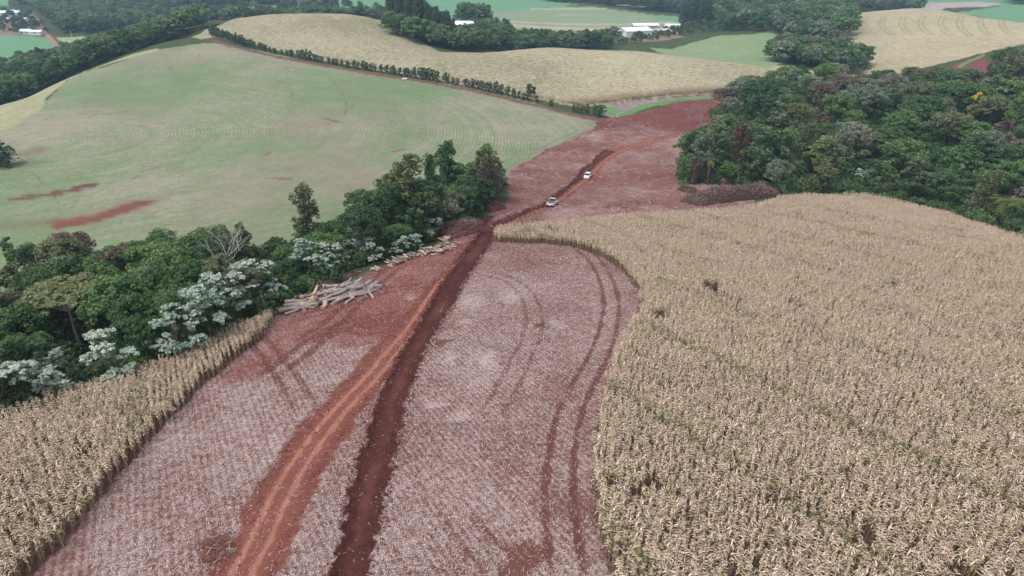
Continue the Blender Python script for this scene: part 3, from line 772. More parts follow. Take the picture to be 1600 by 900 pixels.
def frond_mesh(n, L, seed, z=0., droop=1.0):
    mb_v, mb_f, tt_ = [], [], []; r = np.random.default_rng(seed)
    for i in range(n):
        a = i * 2.399; el = r.uniform(.2, 1.1); d = np.array([math.cos(a), math.sin(a), 0]); s = np.array([-d[1], d[0], 0]); LL = L * r.uniform(.8, 1.1); tn = r.random()
        rib = [d * LL * t * math.cos(el * (1 - t)) + np.array([0, 0, z + LL * (math.sin(el) * t - droop * .75 * t * t)]) for t in np.linspace(0, 1, 10)]
        for t in range(1, 9):
            w = .75 * math.sin(math.pi * (t + 1) / 10) * L / 3
            for sd in (-1, 1):
                p0 = rib[t]; p1 = rib[t + 1] * .6 + rib[t] * .4; tip = rib[t] * .4 + rib[t + 1] * .6 + s * sd * w + np.array([0, 0, -.25 * w])
                o = len(mb_v); mb_v += [p0, p1, tip + d * .06, tip - d * .06]; mb_f.append((o, o + 1, o + 2, o + 3)); tt_ += [tn] * 4
    return npmesh('fronds', np.array(mb_v), np.array(mb_f), [None], attrs={'tint': np.array(tt_)})

BARK = plain('bark', (.15, .12, .10), .9, .1, var=.35, scale=6)
BARK_GREY = plain('grey_bark', (.24, .20, .185), .9, .1, var=.3, scale=5)
BARK_PALE = plain('pale_bark', (.42, .39, .36), .85, .1, var=.25, scale=5)
TONE = {
    'dark': leafmat('leaf_dark', [(0.059, 0.107, 0.049), (0.081, 0.147, 0.059), (0.095, 0.153, 0.055)]),
    'mid': leafmat('leaf_mid', [(0.097, 0.174, 0.066), (0.130, 0.212, 0.076), (0.121, 0.189, 0.081)]),
    'olive': leafmat('leaf_olive', [(0.142, 0.172, 0.076), (0.164, 0.188, 0.097), (0.137, 0.159, 0.086)]),
    'grey': leafmat('leaf_greygreen', [(0.172, 0.216, 0.142), (0.212, 0.254, 0.164), (0.154, 0.205, 0.147)]),
    'bright': leafmat('leaf_bright', [(0.141, 0.227, 0.069), (0.169, 0.255, 0.085), (0.123, 0.210, 0.072)]),
    'brown': leafmat('leaf_brown', [(0.159, 0.117, 0.092), (0.179, 0.131, 0.112), (0.138, 0.117, 0.086)]),
    'russet': leafmat('leaf_russet', [(0.121, 0.069, 0.060), (0.138, 0.081, 0.067)]),
    'cream': leafmat('leaf_cream', [(0.228, 0.228, 0.156), (0.264, 0.264, 0.192)]),
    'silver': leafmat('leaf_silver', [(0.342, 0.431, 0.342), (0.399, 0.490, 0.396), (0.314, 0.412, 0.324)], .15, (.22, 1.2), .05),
    'pinkgrey': leafmat('leaf_pinkgrey', [(.25, .22, .19), (.28, .25, .22)]),
    'hedge': leafmat('leaf_hedge', [(0.056, 0.103, 0.061), (0.082, 0.137, 0.073), (0.127, 0.165, 0.089)]),
    'gum': leafmat('leaf_gum', [(0.068, 0.119, 0.080), (0.098, 0.148, 0.097), (0.123, 0.157, 0.106)]),
    'lime': leafmat('leaf_lime', [(.20, .225, .105), (.22, .24, .12)]),
    'yellow': leafmat('leaf_yellow', [(.60, .50, .07), (.56, .46, .06)]),
    'palm': leafmat('leaf_palm', [(.10, .15, .045), (.22, .20, .05)]),
}
TONE_WORD = {'dark': 'dark green', 'mid': 'mid green', 'olive': 'olive green', 'grey': 'grey-green', 'bright': 'bright green', 'brown': 'brownish', 'russet': 'russet brown', 'cream': 'cream-tipped'}
KIND_NAME = {'round': 'broadleaf_tree', 'loose': 'open_crowned_tree', 'creeper': 'creeper_covered_tree', 'umbrella': 'umbrella_tree', 'silver': 'silver_leaf_tree', 'gum': 'plantation_tree', 'hedge': 'hedge_tree',
             'withered': 'withered_tree', 'bush': 'bush', 'far': 'distant_tree'}
KIND_WORD = {'round': 'round-crowned tree', 'loose': 'loose-crowned tree', 'creeper': 'creeper-wrapped tree', 'umbrella': 'flat umbrella-shaped tree', 'silver': 'silver-leaved tree', 'gum': 'tall straight plantation tree', 'withered': 'withered tree'}
for l in list(PROTO.values()):
    for tk, cr, h, rad in l:
        cr.materials.clear(); cr.materials.append(TONE['mid']); tk.materials.clear(); tk.materials.append(BARK)
for me in BARE_MESH: me.materials.clear(); me.materials.append(BARK_PALE)
def slotmat(o, m):
    if o.data.materials and o.data.materials[0] is m: return
    o.material_slots[0].link = 'OBJECT'; o.material_slots[0].material = m
NTREE = [0]
def tree(kind, x, y, h, tone, label=None, group=None, var=None, wide=1.0, bark=None, name=None, cat='tree', sink=.15):
    pr = PROTO[kind]; tk, cr, hh, rad = pr[random.randrange(len(pr)) if var is None else var % len(pr)]
    s = h / hh
    o = empty(name or KIND_NAME[kind], (x, y, gz(x, y) - sink), random.uniform(0, 6.28))
    o.scale = (s * wide, s * wide, s)
    a = link('trunk', tk, o); c = link('crown', cr, o)
    slotmat(a, bark or BARK); slotmat(c, TONE[tone])
    tag(o, label or f'{TONE_WORD.get(tone, tone)} {KIND_WORD.get(kind, "tree")}', cat, group)
    NTREE[0] += 1
    return o
def bare_tree(x, y, h, i, label, wide=1.0, mat=None):
    o = empty('bare_tree', (x, y, gz(x, y)), random.uniform(0, 6.28)); o.scale = (h / 9 * wide, h / 9 * wide, h / 9)
    t = link('branches', BARE_MESH[i % 3], o)
    if mat: slotmat(t, mat)
    tag(o, label, 'bare tree'); return o
def inst_stuff(name, P3, rz, sc, idx, protos, kind='stuff', tilt=None):
    """ONE object: uncountable plants set out on points by geometry nodes"""
    n = len(P3)
    rot = np.zeros((n, 3)); rot[:, 2] = rz
    if tilt is not None: rot[:, :2] = tilt
    me = bpy.data.meshes.new(name); me.vertices.add(n); me.vertices.foreach_set('co', np.asarray(P3, np.float32).ravel())
    for an, v in (('rot', rot), ('scl', sc)):
        v = np.asarray(v, np.float32); v = np.repeat(v[:, None], 3, 1) if v.ndim == 1 else v
        me.attributes.new(an, 'FLOAT_VECTOR', 'POINT').data.foreach_set('vector', v.ravel())
    me.attributes.new('pick', 'INT', 'POINT').data.foreach_set('value', np.asarray(idx, np.int32))
    o = link(name, me)
    g = bpy.data.node_groups.new(name, 'GeometryNodeTree')
    g.interface.new_socket('Geometry', in_out='INPUT', socket_type='NodeSocketGeometry'); g.interface.new_socket('Geometry', in_out='OUTPUT', socket_type='NodeSocketGeometry')
    gi, go = g.nodes.new('NodeGroupInput'), g.nodes.new('NodeGroupOutput')
    ip = g.nodes.new('GeometryNodeInstanceOnPoints'); ci = g.nodes.new('GeometryNodeCollectionInfo')
    c = bpy.data.collections.new(name + '_kinds')
    for k, ob in enumerate(protos): c.objects.link(ob)
    ci.inputs['Collection'].default_value = c; ci.inputs['Separate Children'].default_value = True; ci.inputs['Reset Children'].default_value = True
    def na(nm, dt):
        q = g.nodes.new('GeometryNodeInputNamedAttribute'); q.data_type = dt; q.inputs['Name'].default_value = nm
        return next(s for s in q.outputs if s.enabled and s.name == 'Attribute')
    L = g.links.new
    L(gi.outputs[0], ip.inputs['Points']); L(ci.outputs[0], ip.inputs['Instance']); ip.inputs['Pick Instance'].default_value = True
    L(na('pick', 'INT'), ip.inputs['Instance Index'])
    e2r = g.nodes.new('FunctionNodeEulerToRotation'); L(na('rot', 'FLOAT_VECTOR'), e2r.inputs[0]); L(e2r.outputs[0], ip.inputs['Rotation'])
    L(na('scl', 'FLOAT_VECTOR'), ip.inputs['Scale']); L(ip.outputs[0], go.inputs[0])
    md = o.modifiers.new('plants', 'NODES'); md.node_group = g
    return tag(o, kind=kind)
_pc = [0]
def proto_obj(me, mat=None):                               # source shapes for plants laid out by geometry nodes
    o = bpy.data.objects.new(f'kind_{_pc[0]:03d}', me); _pc[0] += 1
    if mat: slotmat(o, mat)
    return o
def in_poly(n, poly, r):
    lo, hi = poly.min(0), poly.max(0)
    q = lo + r.random((n, 2)) * (hi - lo)
    return q[poly_sd(q[:, 0], q[:, 1], poly) < 0]
def spaced(cand, dmin):                                    # dart throwing; dmin may be a function of the point
    keep = []
    for p in cand:
        d = dmin(p) if callable(dmin) else dmin
        if all((p[0] - q[0]) ** 2 + (p[1] - q[1]) ** 2 > d * d for q in keep): keep.append(p)
    return np.array(keep)

# ------------------------------------------------------------------ ripe maize
def blade(mb, p, az, L, w, rise, m=0, segs=4, reach=.75, drop=.95):
    d = Vector((math.cos(az), math.sin(az), 0)); s = Vector((-d.y, d.x, 0)); o = len(mb.v); 
    for i in range(segs + 1):
        t = i / segs; q = Vector(p) + d * L * (.62 * math.sin(t * 1.5)) * reach + Vector((0, 0, L * (rise * t - (rise + drop) * t * t * .9)))
        ww = w * (1 - t) ** .7 * (.5 if i == 0 else 1)
        mb.v += [tuple(q + s * ww), tuple(q - s * ww)]
    for i in range(segs): mb.f.append((o + 2 * i, o + 2 * i + 1, o + 2 * i + 3, o + 2 * i + 2)); mb.m.append(m)
def maize(seed, green=.1):
    r = rr(seed); st, lv, ts = MB(), MB(), MB(); h = 1.78 + r.uniform(-.1, .12)
    st.tube([(0, 0, 0), (.01, .01, h * .5), (r.uniform(-.05, .05), r.uniform(-.05, .05), h)], [.022, .018, .010], 4, cap=False)
    a0 = r.uniform(0, 6.28)
    for i in range(14):
        z = .40 + (h - .40) * i / 13; az = a0 + (i % 2) * math.pi + r.uniform(-.9, .9)
        if i > 5: blade(lv, (0, 0, z), az, r.uniform(.20, .40), .050, r.uniform(-.05, .6), 1 if r.random() < green else 0, 2, r.uniform(1.1, 1.7), r.uniform(.2, .7))
        else: blade(lv, (0, 0, z), az, r.uniform(.30, .5), .034, r.uniform(.1, .5), 1 if r.random() < green * .5 else 2, 3, r.uniform(.35, .6))
    lv.tube([(.03, 0, 1.0), (.1, .03, 1.12), (.13, .04, 1.02)], [.02, .032, .01], 4, 0, cap=False)      # hanging ear
    for i in range(5):
        a = i * 1.257 + r.uniform(-.3, .3); k = .0 if i == 0 else .12
        ts.tube([(0, 0, h - .05), (math.cos(a) * k, math.sin(a) * k, h + .20 - .1 * (i > 0))], [.018, .010], 3, cap=False)
    return st, lv, ts
M_STALK = plain('maize_stalk', (.40, .32, .18), .8, .1, var=.2)
M_DRY = leafmat('maize_dry', [(.68, .545, .40), (.78, .635, .485), (.72, .60, .37), (.62, .48, .385), (.82, .675, .54)], .12, (.40, 1.3))
M_GRN = leafmat('maize_green', [(.14, .165, .065), (.26, .27, .11)], .25)
M_LOW = leafmat('maize_withered_shade_leaf', [(.20, .145, .105), (.26, .19, .13)], .1, (.5, 1.4))  # withered brown, also darkened in colour for the shade between plants
M_TAS = plain('maize_tassel', (.55, .43, .34), .85, .1, var=.2)
MAIZE = [maize(s, g) for s, g in ((1, .04), (2, .04), (3, .10), (4, .22), (5, .03), (6, .45))]
def tinted(me):                                            # tint changes from leaf to leaf
    a = me.attributes.new('tint', 'FLOAT', 'POINT'); a.data.foreach_set('value', np.repeat(rng.random(len(me.vertices) // 7 + 1), 7)[:len(me.vertices)].astype(np.float32)); return me
M_PARTS = [(st.mesh('stalk', [M_STALK]), tinted(lv.mesh('leaves', [M_DRY, M_GRN, M_LOW])), ts.mesh('tassel', [M_TAS])) for st, lv, ts in MAIZE]
M_WHOLE = []
for st, lv, ts in MAIZE:
    mb = MB()
    for q, k in ((lv, 0), (st, 3), (ts, 4)): mb.add(q.v, q.f, 0); mb.m[-len(q.m):] = [j + k for j in q.m]
    M_WHOLE.append(tinted(mb.mesh('maize', [M_DRY, M_GRN, M_LOW, M_STALK, M_TAS])))
def maize_points(poly, seed):
    r = np.random.default_rng(seed); lo, hi = poly.min(0), poly.max(0); c = (lo + hi) / 2; R = np.hypot(*(hi - lo)) / 2
    a = np.arange(-R, R, .5); b = np.arange(-R, R, .28)
    A, B = np.meshgrid(a, b); A = A.ravel() + r.normal(0, .035, A.size); B = B.ravel() + r.normal(0, .07, B.size)
    nrm = np.array([ROWDIR[1], -ROWDIR[0]])
    q = c + A[:, None] * nrm + B[:, None] * ROWDIR
    keep = (np.abs(q[:, 0]) < (q[:, 1] + C0) * 1.0 + 3) & (q[:, 1] > 20)
    q = q[keep]
    sd = poly_sd(q[:, 0], q[:, 1], poly) + (vnoise(q[:, 0] * .9, q[:, 1] * .9, 9) - .5) * .9
    q = q[sd < 0]
    gap = fbm(q[:, 0] * .22, q[:, 1] * .22, 33); thin = fbm(q[:, 0] * .7, q[:, 1] * .7, 34)
    q = q[(r.random(len(q)) > .04) & ~((gap > .68) & (thin > .52)) & ~(thin > .78)]
    return q
QR_, QL_ = maize_points(CORN_R, 1), maize_points(CORN_L, 2)
QA = np.r_[QR_, QL_]; QZ = ground_z(QA[:, 0], QA[:, 1])
# the plants that show largest: nearest to the camera and inside the frame
dep = QA[:, 1] * CP + (CAMZ - QZ - 1) * SP
ix = QA[:, 0] / dep * FPX + 800; iy = 450 + FPX * ((CAMZ - QZ - 1) * CP - QA[:, 1] * SP) / dep
edge = np.r_[-poly_sd(QR_[:, 0], QR_[:, 1], CORN_R), -poly_sd(QL_[:, 0], QL_[:, 1], CORN_L)]
vis = (ix > 5) & (ix < 1595) & (iy > 5) & (iy < 892)
score = np.where(vis, dep, 1e6) + np.where(edge < .7, 0, 9.0)
SINGLE = np.argsort(score)[:300]
greenish = fbm(QA[:, 0] * .05, QA[:, 1] * .05, 50)
gline = np.abs(((QA @ np.array([ROWDIR[1], -ROWDIR[0]])) % 13.0) - 6) < .8
pick = rng.choice(6, len(QA), p=[.23, .23, .20, .08, .22, .04])
pick = np.where((greenish > .60) & (rng.random(len(QA)) < .3), 3, pick)
pick = np.where(gline & (greenish > .40) & (rng.random(len(QA)) < .6), 5, pick)
msc = rng.uniform(.86, 1.12, len(QA)) * (1 - .1 * (fbm(QA[:, 0] * .15, QA[:, 1] * .15, 51) > .62)); mrz = rng.uniform(0, 6.28, len(QA))
mtl = rng.normal(0, .07, (len(QA), 2)); lodge = rng.random(len(QA)) < .012; mtl[lodge] = rng.normal(0, .8, (lodge.sum(), 2))
rest = np.ones(len(QA), bool); rest[SINGLE] = False
is_r = np.arange(len(QA)) < len(QR_)
print('maize', len(QA), 'faces', [len(m.polygons) for m in M_WHOLE])
P3 = np.c_[QA, QZ - .03]
MPROT = [proto_obj(m) for m in M_WHOLE]
for nm, sel in (('ripe_maize_field', rest & is_r), ('ripe_maize_strip', rest & ~is_r)):
    inst_stuff(nm, P3[sel], mrz[sel], msc[sel], pick[sel], MPROT, tilt=mtl[sel])
for i in SINGLE:
    st, lv, ts = M_PARTS[pick[i]]
    o = link('maize_plant', st); o.location = P3[i]; o.rotation_euler = (mtl[i][0] * .5, mtl[i][1] * .5, mrz[i]); o.scale = (msc[i],) * 3
    link('leaves', lv, o); link('tassel', ts, o)
    g = pick[i] in (3, 5)
    if is_r[i]:
        tag(o, ('half-green' if g else 'dry straw-coloured') + ' maize plant at the near edge of the big maize field', 'maize plant', 'maize plants at the near edge of the big field')
    else:
        tag(o, ('half-green' if g else 'dry straw-coloured') + ' maize plant in the open edge of the narrow maize strip', 'maize plant', 'maize plants in the edge of the narrow strip')
# ------------------------------------------------------------------ straw and cut stalks on the stubble
def straw_litter():
    r = np.random.default_rng(77); n = 430000
    y = 22 + 125 * r.random(n) ** 1.5; x = (r.random(n) * 2 - 1) * (y + C0) * .62
    S, R, dz, rc = ground_style(x, y)
    ok = np.isin(R, [NAMES.index(k) for k in ('stubble_field', 'log_yard', 'dirt_road', 'dug_strip', 'cleared_land')])
    p = np.where(R == NAMES.index('stubble_field'), np.clip(S[:, 6] * 1.5 - .25, .1, 1), np.where(R == NAMES.index('dirt_road'), .07, np.where(R == NAMES.index('dug_strip'), .02, .15)))
    k = ok & (r.random(n) < p); x, y = x[k], y[k]; n = len(x)
    z = ground_z(x, y) + .025
    L = r.uniform(.07, .22, n) * (1 + y / 250); w = r.uniform(.005, .011, n) * (1 + y / 110)
    a = r.uniform(0, 6.28, n); el = np.abs(r.normal(0, .25, n))
    up = r.random(n) < .30; el[up] = r.uniform(.7, 1.4, up.sum()); L[up] *= .8
    d = np.c_[np.cos(a) * np.cos(el), np.sin(a) * np.cos(el), np.sin(el)]; s = np.c_[-np.sin(a), np.cos(a), np.zeros(n)]
    c = np.c_[x, y, z]; bow = np.c_[np.zeros((n, 2)), .05 * L]
    V = np.stack([c - s * w[:, None], c + s * w[:, None], c + d * L[:, None] + s * w[:, None] * .6, c + d * L[:, None] - s * w[:, None] * .6], 1).reshape(-1, 3)
    m = leafmat('straw', [(.55, .48, .445), (.72, .645, .60)], .1, (.6, 1.25))
    tag(link('straw_litter', npmesh('straw_litter', V, np.arange(4 * n).reshape(-1, 4), [m], attrs={'tint': np.repeat(r.random(n), 4)})), kind='stuff')
straw_litter()
def soil_clods():                                          # crumbs of turned soil along the dug strip and the road edge
    r = np.random.default_rng(78); A = []
    for pl, n, sp in ((DUG, 5200, .35), (DUG2, 1500, .4), (ROAD, 1500, .5)):
        i = r.integers(0, len(pl) - 1, n * 3); t = r.random(n * 3)[:, None]; q = pl[i] * (1 - t) + pl[i + 1] * t
        L = np.hypot(*(pl[i + 1] - pl[i]).T); q = q[r.random(n * 3) < L / L.max()][:n]
        if pl is ROAD:
            j = np.arange(len(q)); nn = r.choice([-1.7, 1.7], len(q)); q = q + np.c_[nn * .8, -nn * .5]
        A.append(q + r.normal(0, sp, q.shape))
    q = np.concatenate(A); q = q[(q[:, 1] > 22) & (q[:, 1] < 170)]; n = len(q); s = r.uniform(.03, .11, n)[:, None] * (1 + q[:, 1:2] / 200)
    c = np.c_[q, ground_z(q[:, 0], q[:, 1])]; O = np.array([(1, 0, 0), (-.5, .87, 0), (-.5, -.87, 0), (0, 0, .9)])
    V = (c[:, None, :] + O[None] * s[:, None] * r.uniform(.6, 1.4, (n, 4, 1))).reshape(-1, 3); o = np.arange(n)[:, None] * 4
    F = np.concatenate([o + np.array(f) for f in ((0, 1, 3), (1, 2, 3), (2, 0, 3))])
    tag(link('soil_clods', npmesh('soil_clods', V, F, [plain('moist_clod', (.085, .031, .027), .95, .05, var=.4, scale=2)])), kind='stuff')
soil_clods()

# ------------------------------------------------------------------ the two woods along the stream
WOOD_L = pts((-160, 705), (0, 664), (100, 630), (200, 600), (300, 556), (380, 520), (428, 492), (440, 478), (520, 440), (590, 408), (690, 366), (735, 344), (770, 318), (785, 290), (700, 306), (600, 348), (520, 382), (450, 395), (380, 408), (250, 424), (100, 448), (0, 470), (-160, 500))
WOOD_R = np.array([P(1062, 296, 175), P(1130, 292, 178), P(1215, 306, 167), P(1280, 300, 165), P(1350, 298, 164), P(1420, 305, 163), P(1500, 330, 146), P(1600, 372, 124), P(1720, 425, 108), P(1900, 470, 100), P(1900, 150, 320), P(1650, 120, 318), P(1580, 122, 310),
                   P(1540, 140, 292), P(1470, 140, 300), P(1400, 132, 322), P(1290, 135, 330), P(1200, 148, 304), P(1140, 160, 284), P(1105, 172, 268), P(1130, 205, 240), P(1080, 215, 226), P(1066, 250, 200)])
taken = []; OPEN = []
def special(kind, px, py, h, tone, label, **kw):           # py: where the trunk meets the ground
    x, y = at(px, py) if 'Y' not in kw else P(px, py, kw.pop('Y'))
    if kind in ('silver', 'umbrella') or tone in ('yellow', 'pinkgrey', 'russet'): OPEN.append((x, y, {'umbrella': 26, 'withered': 9}.get(kind, 12 if tone == 'yellow' else 8)))
    taken.append((x, y, kw.pop('clear', 2.6))); return tree(kind, x, y, h, tone, label, **kw)
# left wood, one by one
special('creeper', 486, 402, 13.6, 'olive', 'tall lone creeper-wrapped tree with a bulging grey-green head, behind the left wood', var=0, wide=.95)
special('creeper', 640, 372, 16.0, 'olive', 'broadest creeper-hung tree of the tall clump behind the short-log stack', var=1, wide=1.55)
special('creeper', 700, 330, 15.6, 'dark', 'tallest dark creeper column in the clump, its top leaning to the right', var=2, wide=.85)
special('creeper', 676, 336, 13.6, 'dark', 'slim dark creeper column just left of the tallest one in the clump', var=3, wide=.65)
special('round', 620, 352, 11.6, 'dark', 'dark tree behind the broad creeper-hung tree, on its left', wide=.9)
special('loose', 748, 318, 12.8, 'olive', 'pale-branched tree with a sparse top at the road end of the left wood', var=1, wide=.7, bark=BARK_PALE)
special('withered', 772, 318, 11.6, 'brown', 'brown withered tree curtained with dry creepers, nearest the road in the left wood', var=0, wide=.75)
special('withered', 757, 322, 9.8, 'brown', 'smaller withered tree with hanging dry creepers beside the sparse-topped tree', var=1, wide=.6)
special('round', 730, 334, 8.5, 'dark', 'dark green round tree in front of the sparse-topped tree', wide=.9)
special('umbrella', 128, 545, 9.2, 'lime', 'flat umbrella-shaped tree with a bare pale trunk in the left wood', var=0, bark=BARK_PALE, wide=1.25, clear=4.5)
special('round', 115, 440, 9.5, 'brown', 'large brownish-tipped tree at the back of the left wood, by the red scar', wide=1.25)
special('loose', 10, 545, 10.0, 'brown', 'grey-brown loose tree at the left border of the photo', wide=1.0)
special('loose', 30, 432, 8, 'dark', 'dark narrow tree at the far left end of the wood, against the pale field', wide=.8)
for i, (px, py, h, lab) in enumerate((
        (332, 545, 9.0, 'largest silver-leaved tree, standing over the maize strip'), (364, 516, 8.2, 'silver-leaved tree directly below the bare grey tree'), (284, 566, 6.8, 'silver-leaved tree spreading low over the edge of the maize strip'),
        (186, 600, 6.4, 'silver-leaved tree halfway along the maize strip'), (16, 652, 8.2, 'silver-leaved tree at the left border of the photo'),
        (88, 602, 4.4, 'silver-leaved tree draped with creepers below the umbrella tree'), (95, 632, 4.2, 'small silver-leaved tree beside the far left end of the maize strip'), (404, 478, 8.0, 'silver-leaved tree at the end of the maize strip'),
        (488, 440, 7.2, 'silver-leaved tree behind the long-log heap'), (520, 428, 5.6, 'smaller silver-leaved tree right of the one behind the long-log heap'), (552, 414, 4.8, 'silver-leaved tree between the log heap and the short-log stack'),
        (584, 412, 4.8, 'silver-leaved tree at the left end of the short-log stack'), (626, 400, 4.2, 'silver-leaved tree behind the middle of the short-log stack'), (650, 392, 3.8, 'silver-leaved tree behind the right part of the short-log stack'),
        (682, 372, 4.6, 'silver-leaved tree beside the root heap'), (548, 384, 5.0, 'silver-leaved tree deeper in the wood, above the log heap'))):
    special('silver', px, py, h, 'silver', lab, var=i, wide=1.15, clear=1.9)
x, y = at(362, 470); taken.append((x, y, 2.5)); OPEN.append((x, y, 15)); bare_tree(x, y, 13.0, 0, 'leafless grey tree with a fan of pale branches in the left wood', 1.0)
# right wood, one by one
special('withered', 1152, 305, 16.5, 'russet', 'big russet withered tree curtained with dry creepers behind the brush heap', var=0, wide=1.1, Y=184, clear=4, bark=BARK_PALE)
special('creeper', 1090, 300, 13.5, 'grey', 'grey-green creeper-hung tree at the clearing corner of the right wood', var=1, Y=182, wide=1.2, clear=3)
special('loose', 1115, 300, 14.5, 'mid', 'tall loose tree just right of the clearing corner of the right wood', var=2, Y=188, wide=1.0)
special('creeper', 1075, 290, 11.5, 'dark', 'dark creeper-hung tree on the clearing edge of the right wood', var=3, Y=190, wide=1.1)
special('withered', 1082, 297, 8.0, 'brown', 'low withered thicket tree with bare stems facing the clearing', var=1, Y=177, wide=.9)
special('withered', 1104, 297, 8.4, 'brown', 'withered tree with bare stems behind the left end of the brush heap', var=0, Y=179, wide=.7)
special('silver', 1340, 296, 4.5, 'silver', 'low silver-leaved tree at the crest of the big maize field', var=1, Y=181, wide=1.3, clear=3)
special('round', 1290, 290, 12, 'cream', 'tree with cream-tipped leaves standing behind the maize crest', Y=190, clear=3)
special('round', 1320, 280, 13, 'cream', 'taller cream-tipped tree behind the maize crest', Y=198, clear=3)
special('round', 1480, 315, 13.5, 'mid', 'largest round green tree hung with creepers behind the right slope of the maize', Y=176, wide=1.2, clear=4, var=2)
special('loose', 1590, 362, 9.5, 'pinkgrey', 'pinkish-grey leaved tree with a pale trunk at the right border', var=0, Y=150, wide=1.1, bark=BARK_PALE, clear=3)
special('round', 1500, 205, 10, 'olive', 'tree bearing the yellow blossom in the right wood', Y=240, clear=3, var=1)
special('loose', 1512, 205, 11.0, 'yellow', 'small tree in full yellow blossom in the right wood', Y=236, wide=.8, var=3, clear=1.5)
special('round', 1560, 130, 13.5, 'dark', 'tall dark tree beside the red field on the right', Y=318, wide=1.15, clear=5)
special('round', 1590, 126, 13.0, 'grey', 'tall grey-green tree at the upper right border', Y=322, wide=1.1, clear=5)
for px, py, Y, h, i, lab in ((1218, 168, 258, 11, 1, 'leaning leafless tree with white branches at the top of the right wood'), (1095, 200, 246, 9, 2, 'grey bare tree at the clearing edge of the right wood'), (1075, 196, 250, 7, 0, 'small grey bare tree reaching over the red soil'),
                             (1128, 190, 256, 9, 1, 'bare tree behind the grey ones at the clearing edge'), (1575, 190, 246, 8, 2, 'white-branched bare tree near the right border')):
    x, y = P(px, py, Y); taken.append((x, y, 2)); bare_tree(x, y, h, i, lab, 1.1, None if 'white' in lab else BARK_GREY)
# palms
def palm(px, py, Y, h, L, n, label):
    x, y = P(px, py, Y); taken.append((x, y, 2.5)); OPEN.append((x, y, 14)); o = empty('palm_tree', (x, y, gz(x, y) - .1)); tag(o, label, 'palm')
    mb = MB(); mb.tube([(0, 0, -.3), (.1, 0, h * .5), (.15, .1, h)], [.16, .13, .11], 7); mb.build('trunk', BARK, o, True)
    f = link('fronds', frond_mesh(n, L, int(px)), o); f.location = (.15, .1, h); f.data.materials.clear(); f.data.materials.append(TONE['palm'])
palm(1562, 352, 138, 5.6, 3.8, 13, 'palm with arching yellowish fronds beside the maize at the right'); palm(1582, 352, 141, 5.4, 3.4, 11, 'second palm, close behind the yellowish-fronded one')
palm(1103, 300, 176, 7.0, 2.6, 9, 'palm with bright drooping fronds at the clearing corner of the right wood')
LM = []
def lm(name, *q): LM.append((*(at(*q) if len(q) == 2 else P(*q)), name))
for q in (('umbrella-shaped tree', 130, 520), ('big brownish-tipped tree', 115, 440), ('fan-branched bare tree', 362, 470), ('tall lone creeper tree', 486, 402), ('broad creeper-hung tree', 640, 372), ('largest silver-leaved tree', 335, 545),
          ('long-log heap', 510, 458), ('short-log stack', 640, 398), ('root heap', 722, 362), ('lowest silver-leaved tree', 190, 595), ('maize strip end', 420, 490), ('sparse-topped tree', 748, 318)): lm(*q)
for q in (('russet withered tree', 1152, 305, 184), ('brush heap', 1180, 310, 172), ('cream-tipped trees', 1305, 285, 194), ('silver-leaved tree', 1340, 296, 181), ('largest round tree', 1480, 315, 176), ('yellow-blossomed tree', 1512, 205, 236), ('palms', 1570, 350, 150),
          ('leaning bare tree', 1218, 168, 258), ('red field', 1510, 112, 330), ('grey bare tree', 1095, 200, 246), ('clearing corner', 1066, 290, 180), ('ripe ridge', 1400, 128, 330), ('white-branched bare tree', 1575, 190, 246), ('tall dark tree', 1560, 130, 318)): lm(*q)
def relation(x, y):
    k = min(range(len(LM)), key=lambda i: math.hypot(LM[i][0] - x, LM[i][1] - y)); lx, ly, nm = LM[k]
    dd = math.hypot(lx - x, ly - y); d0, d1 = math.hypot(lx, ly), math.hypot(x, y)
    side = (math.atan2(x, y) - math.atan2(lx, ly)) * d1; dep_ = d1 - d0
    near = 'just ' if dd < 6 else ('' if dd < 13 else 'well ')
    w = ('behind' if dep_ > 0 else 'in front of') if abs(dep_) > abs(side) else ('left of' if side < 0 else 'right of')
    return f'{near}{w} the {nm}'
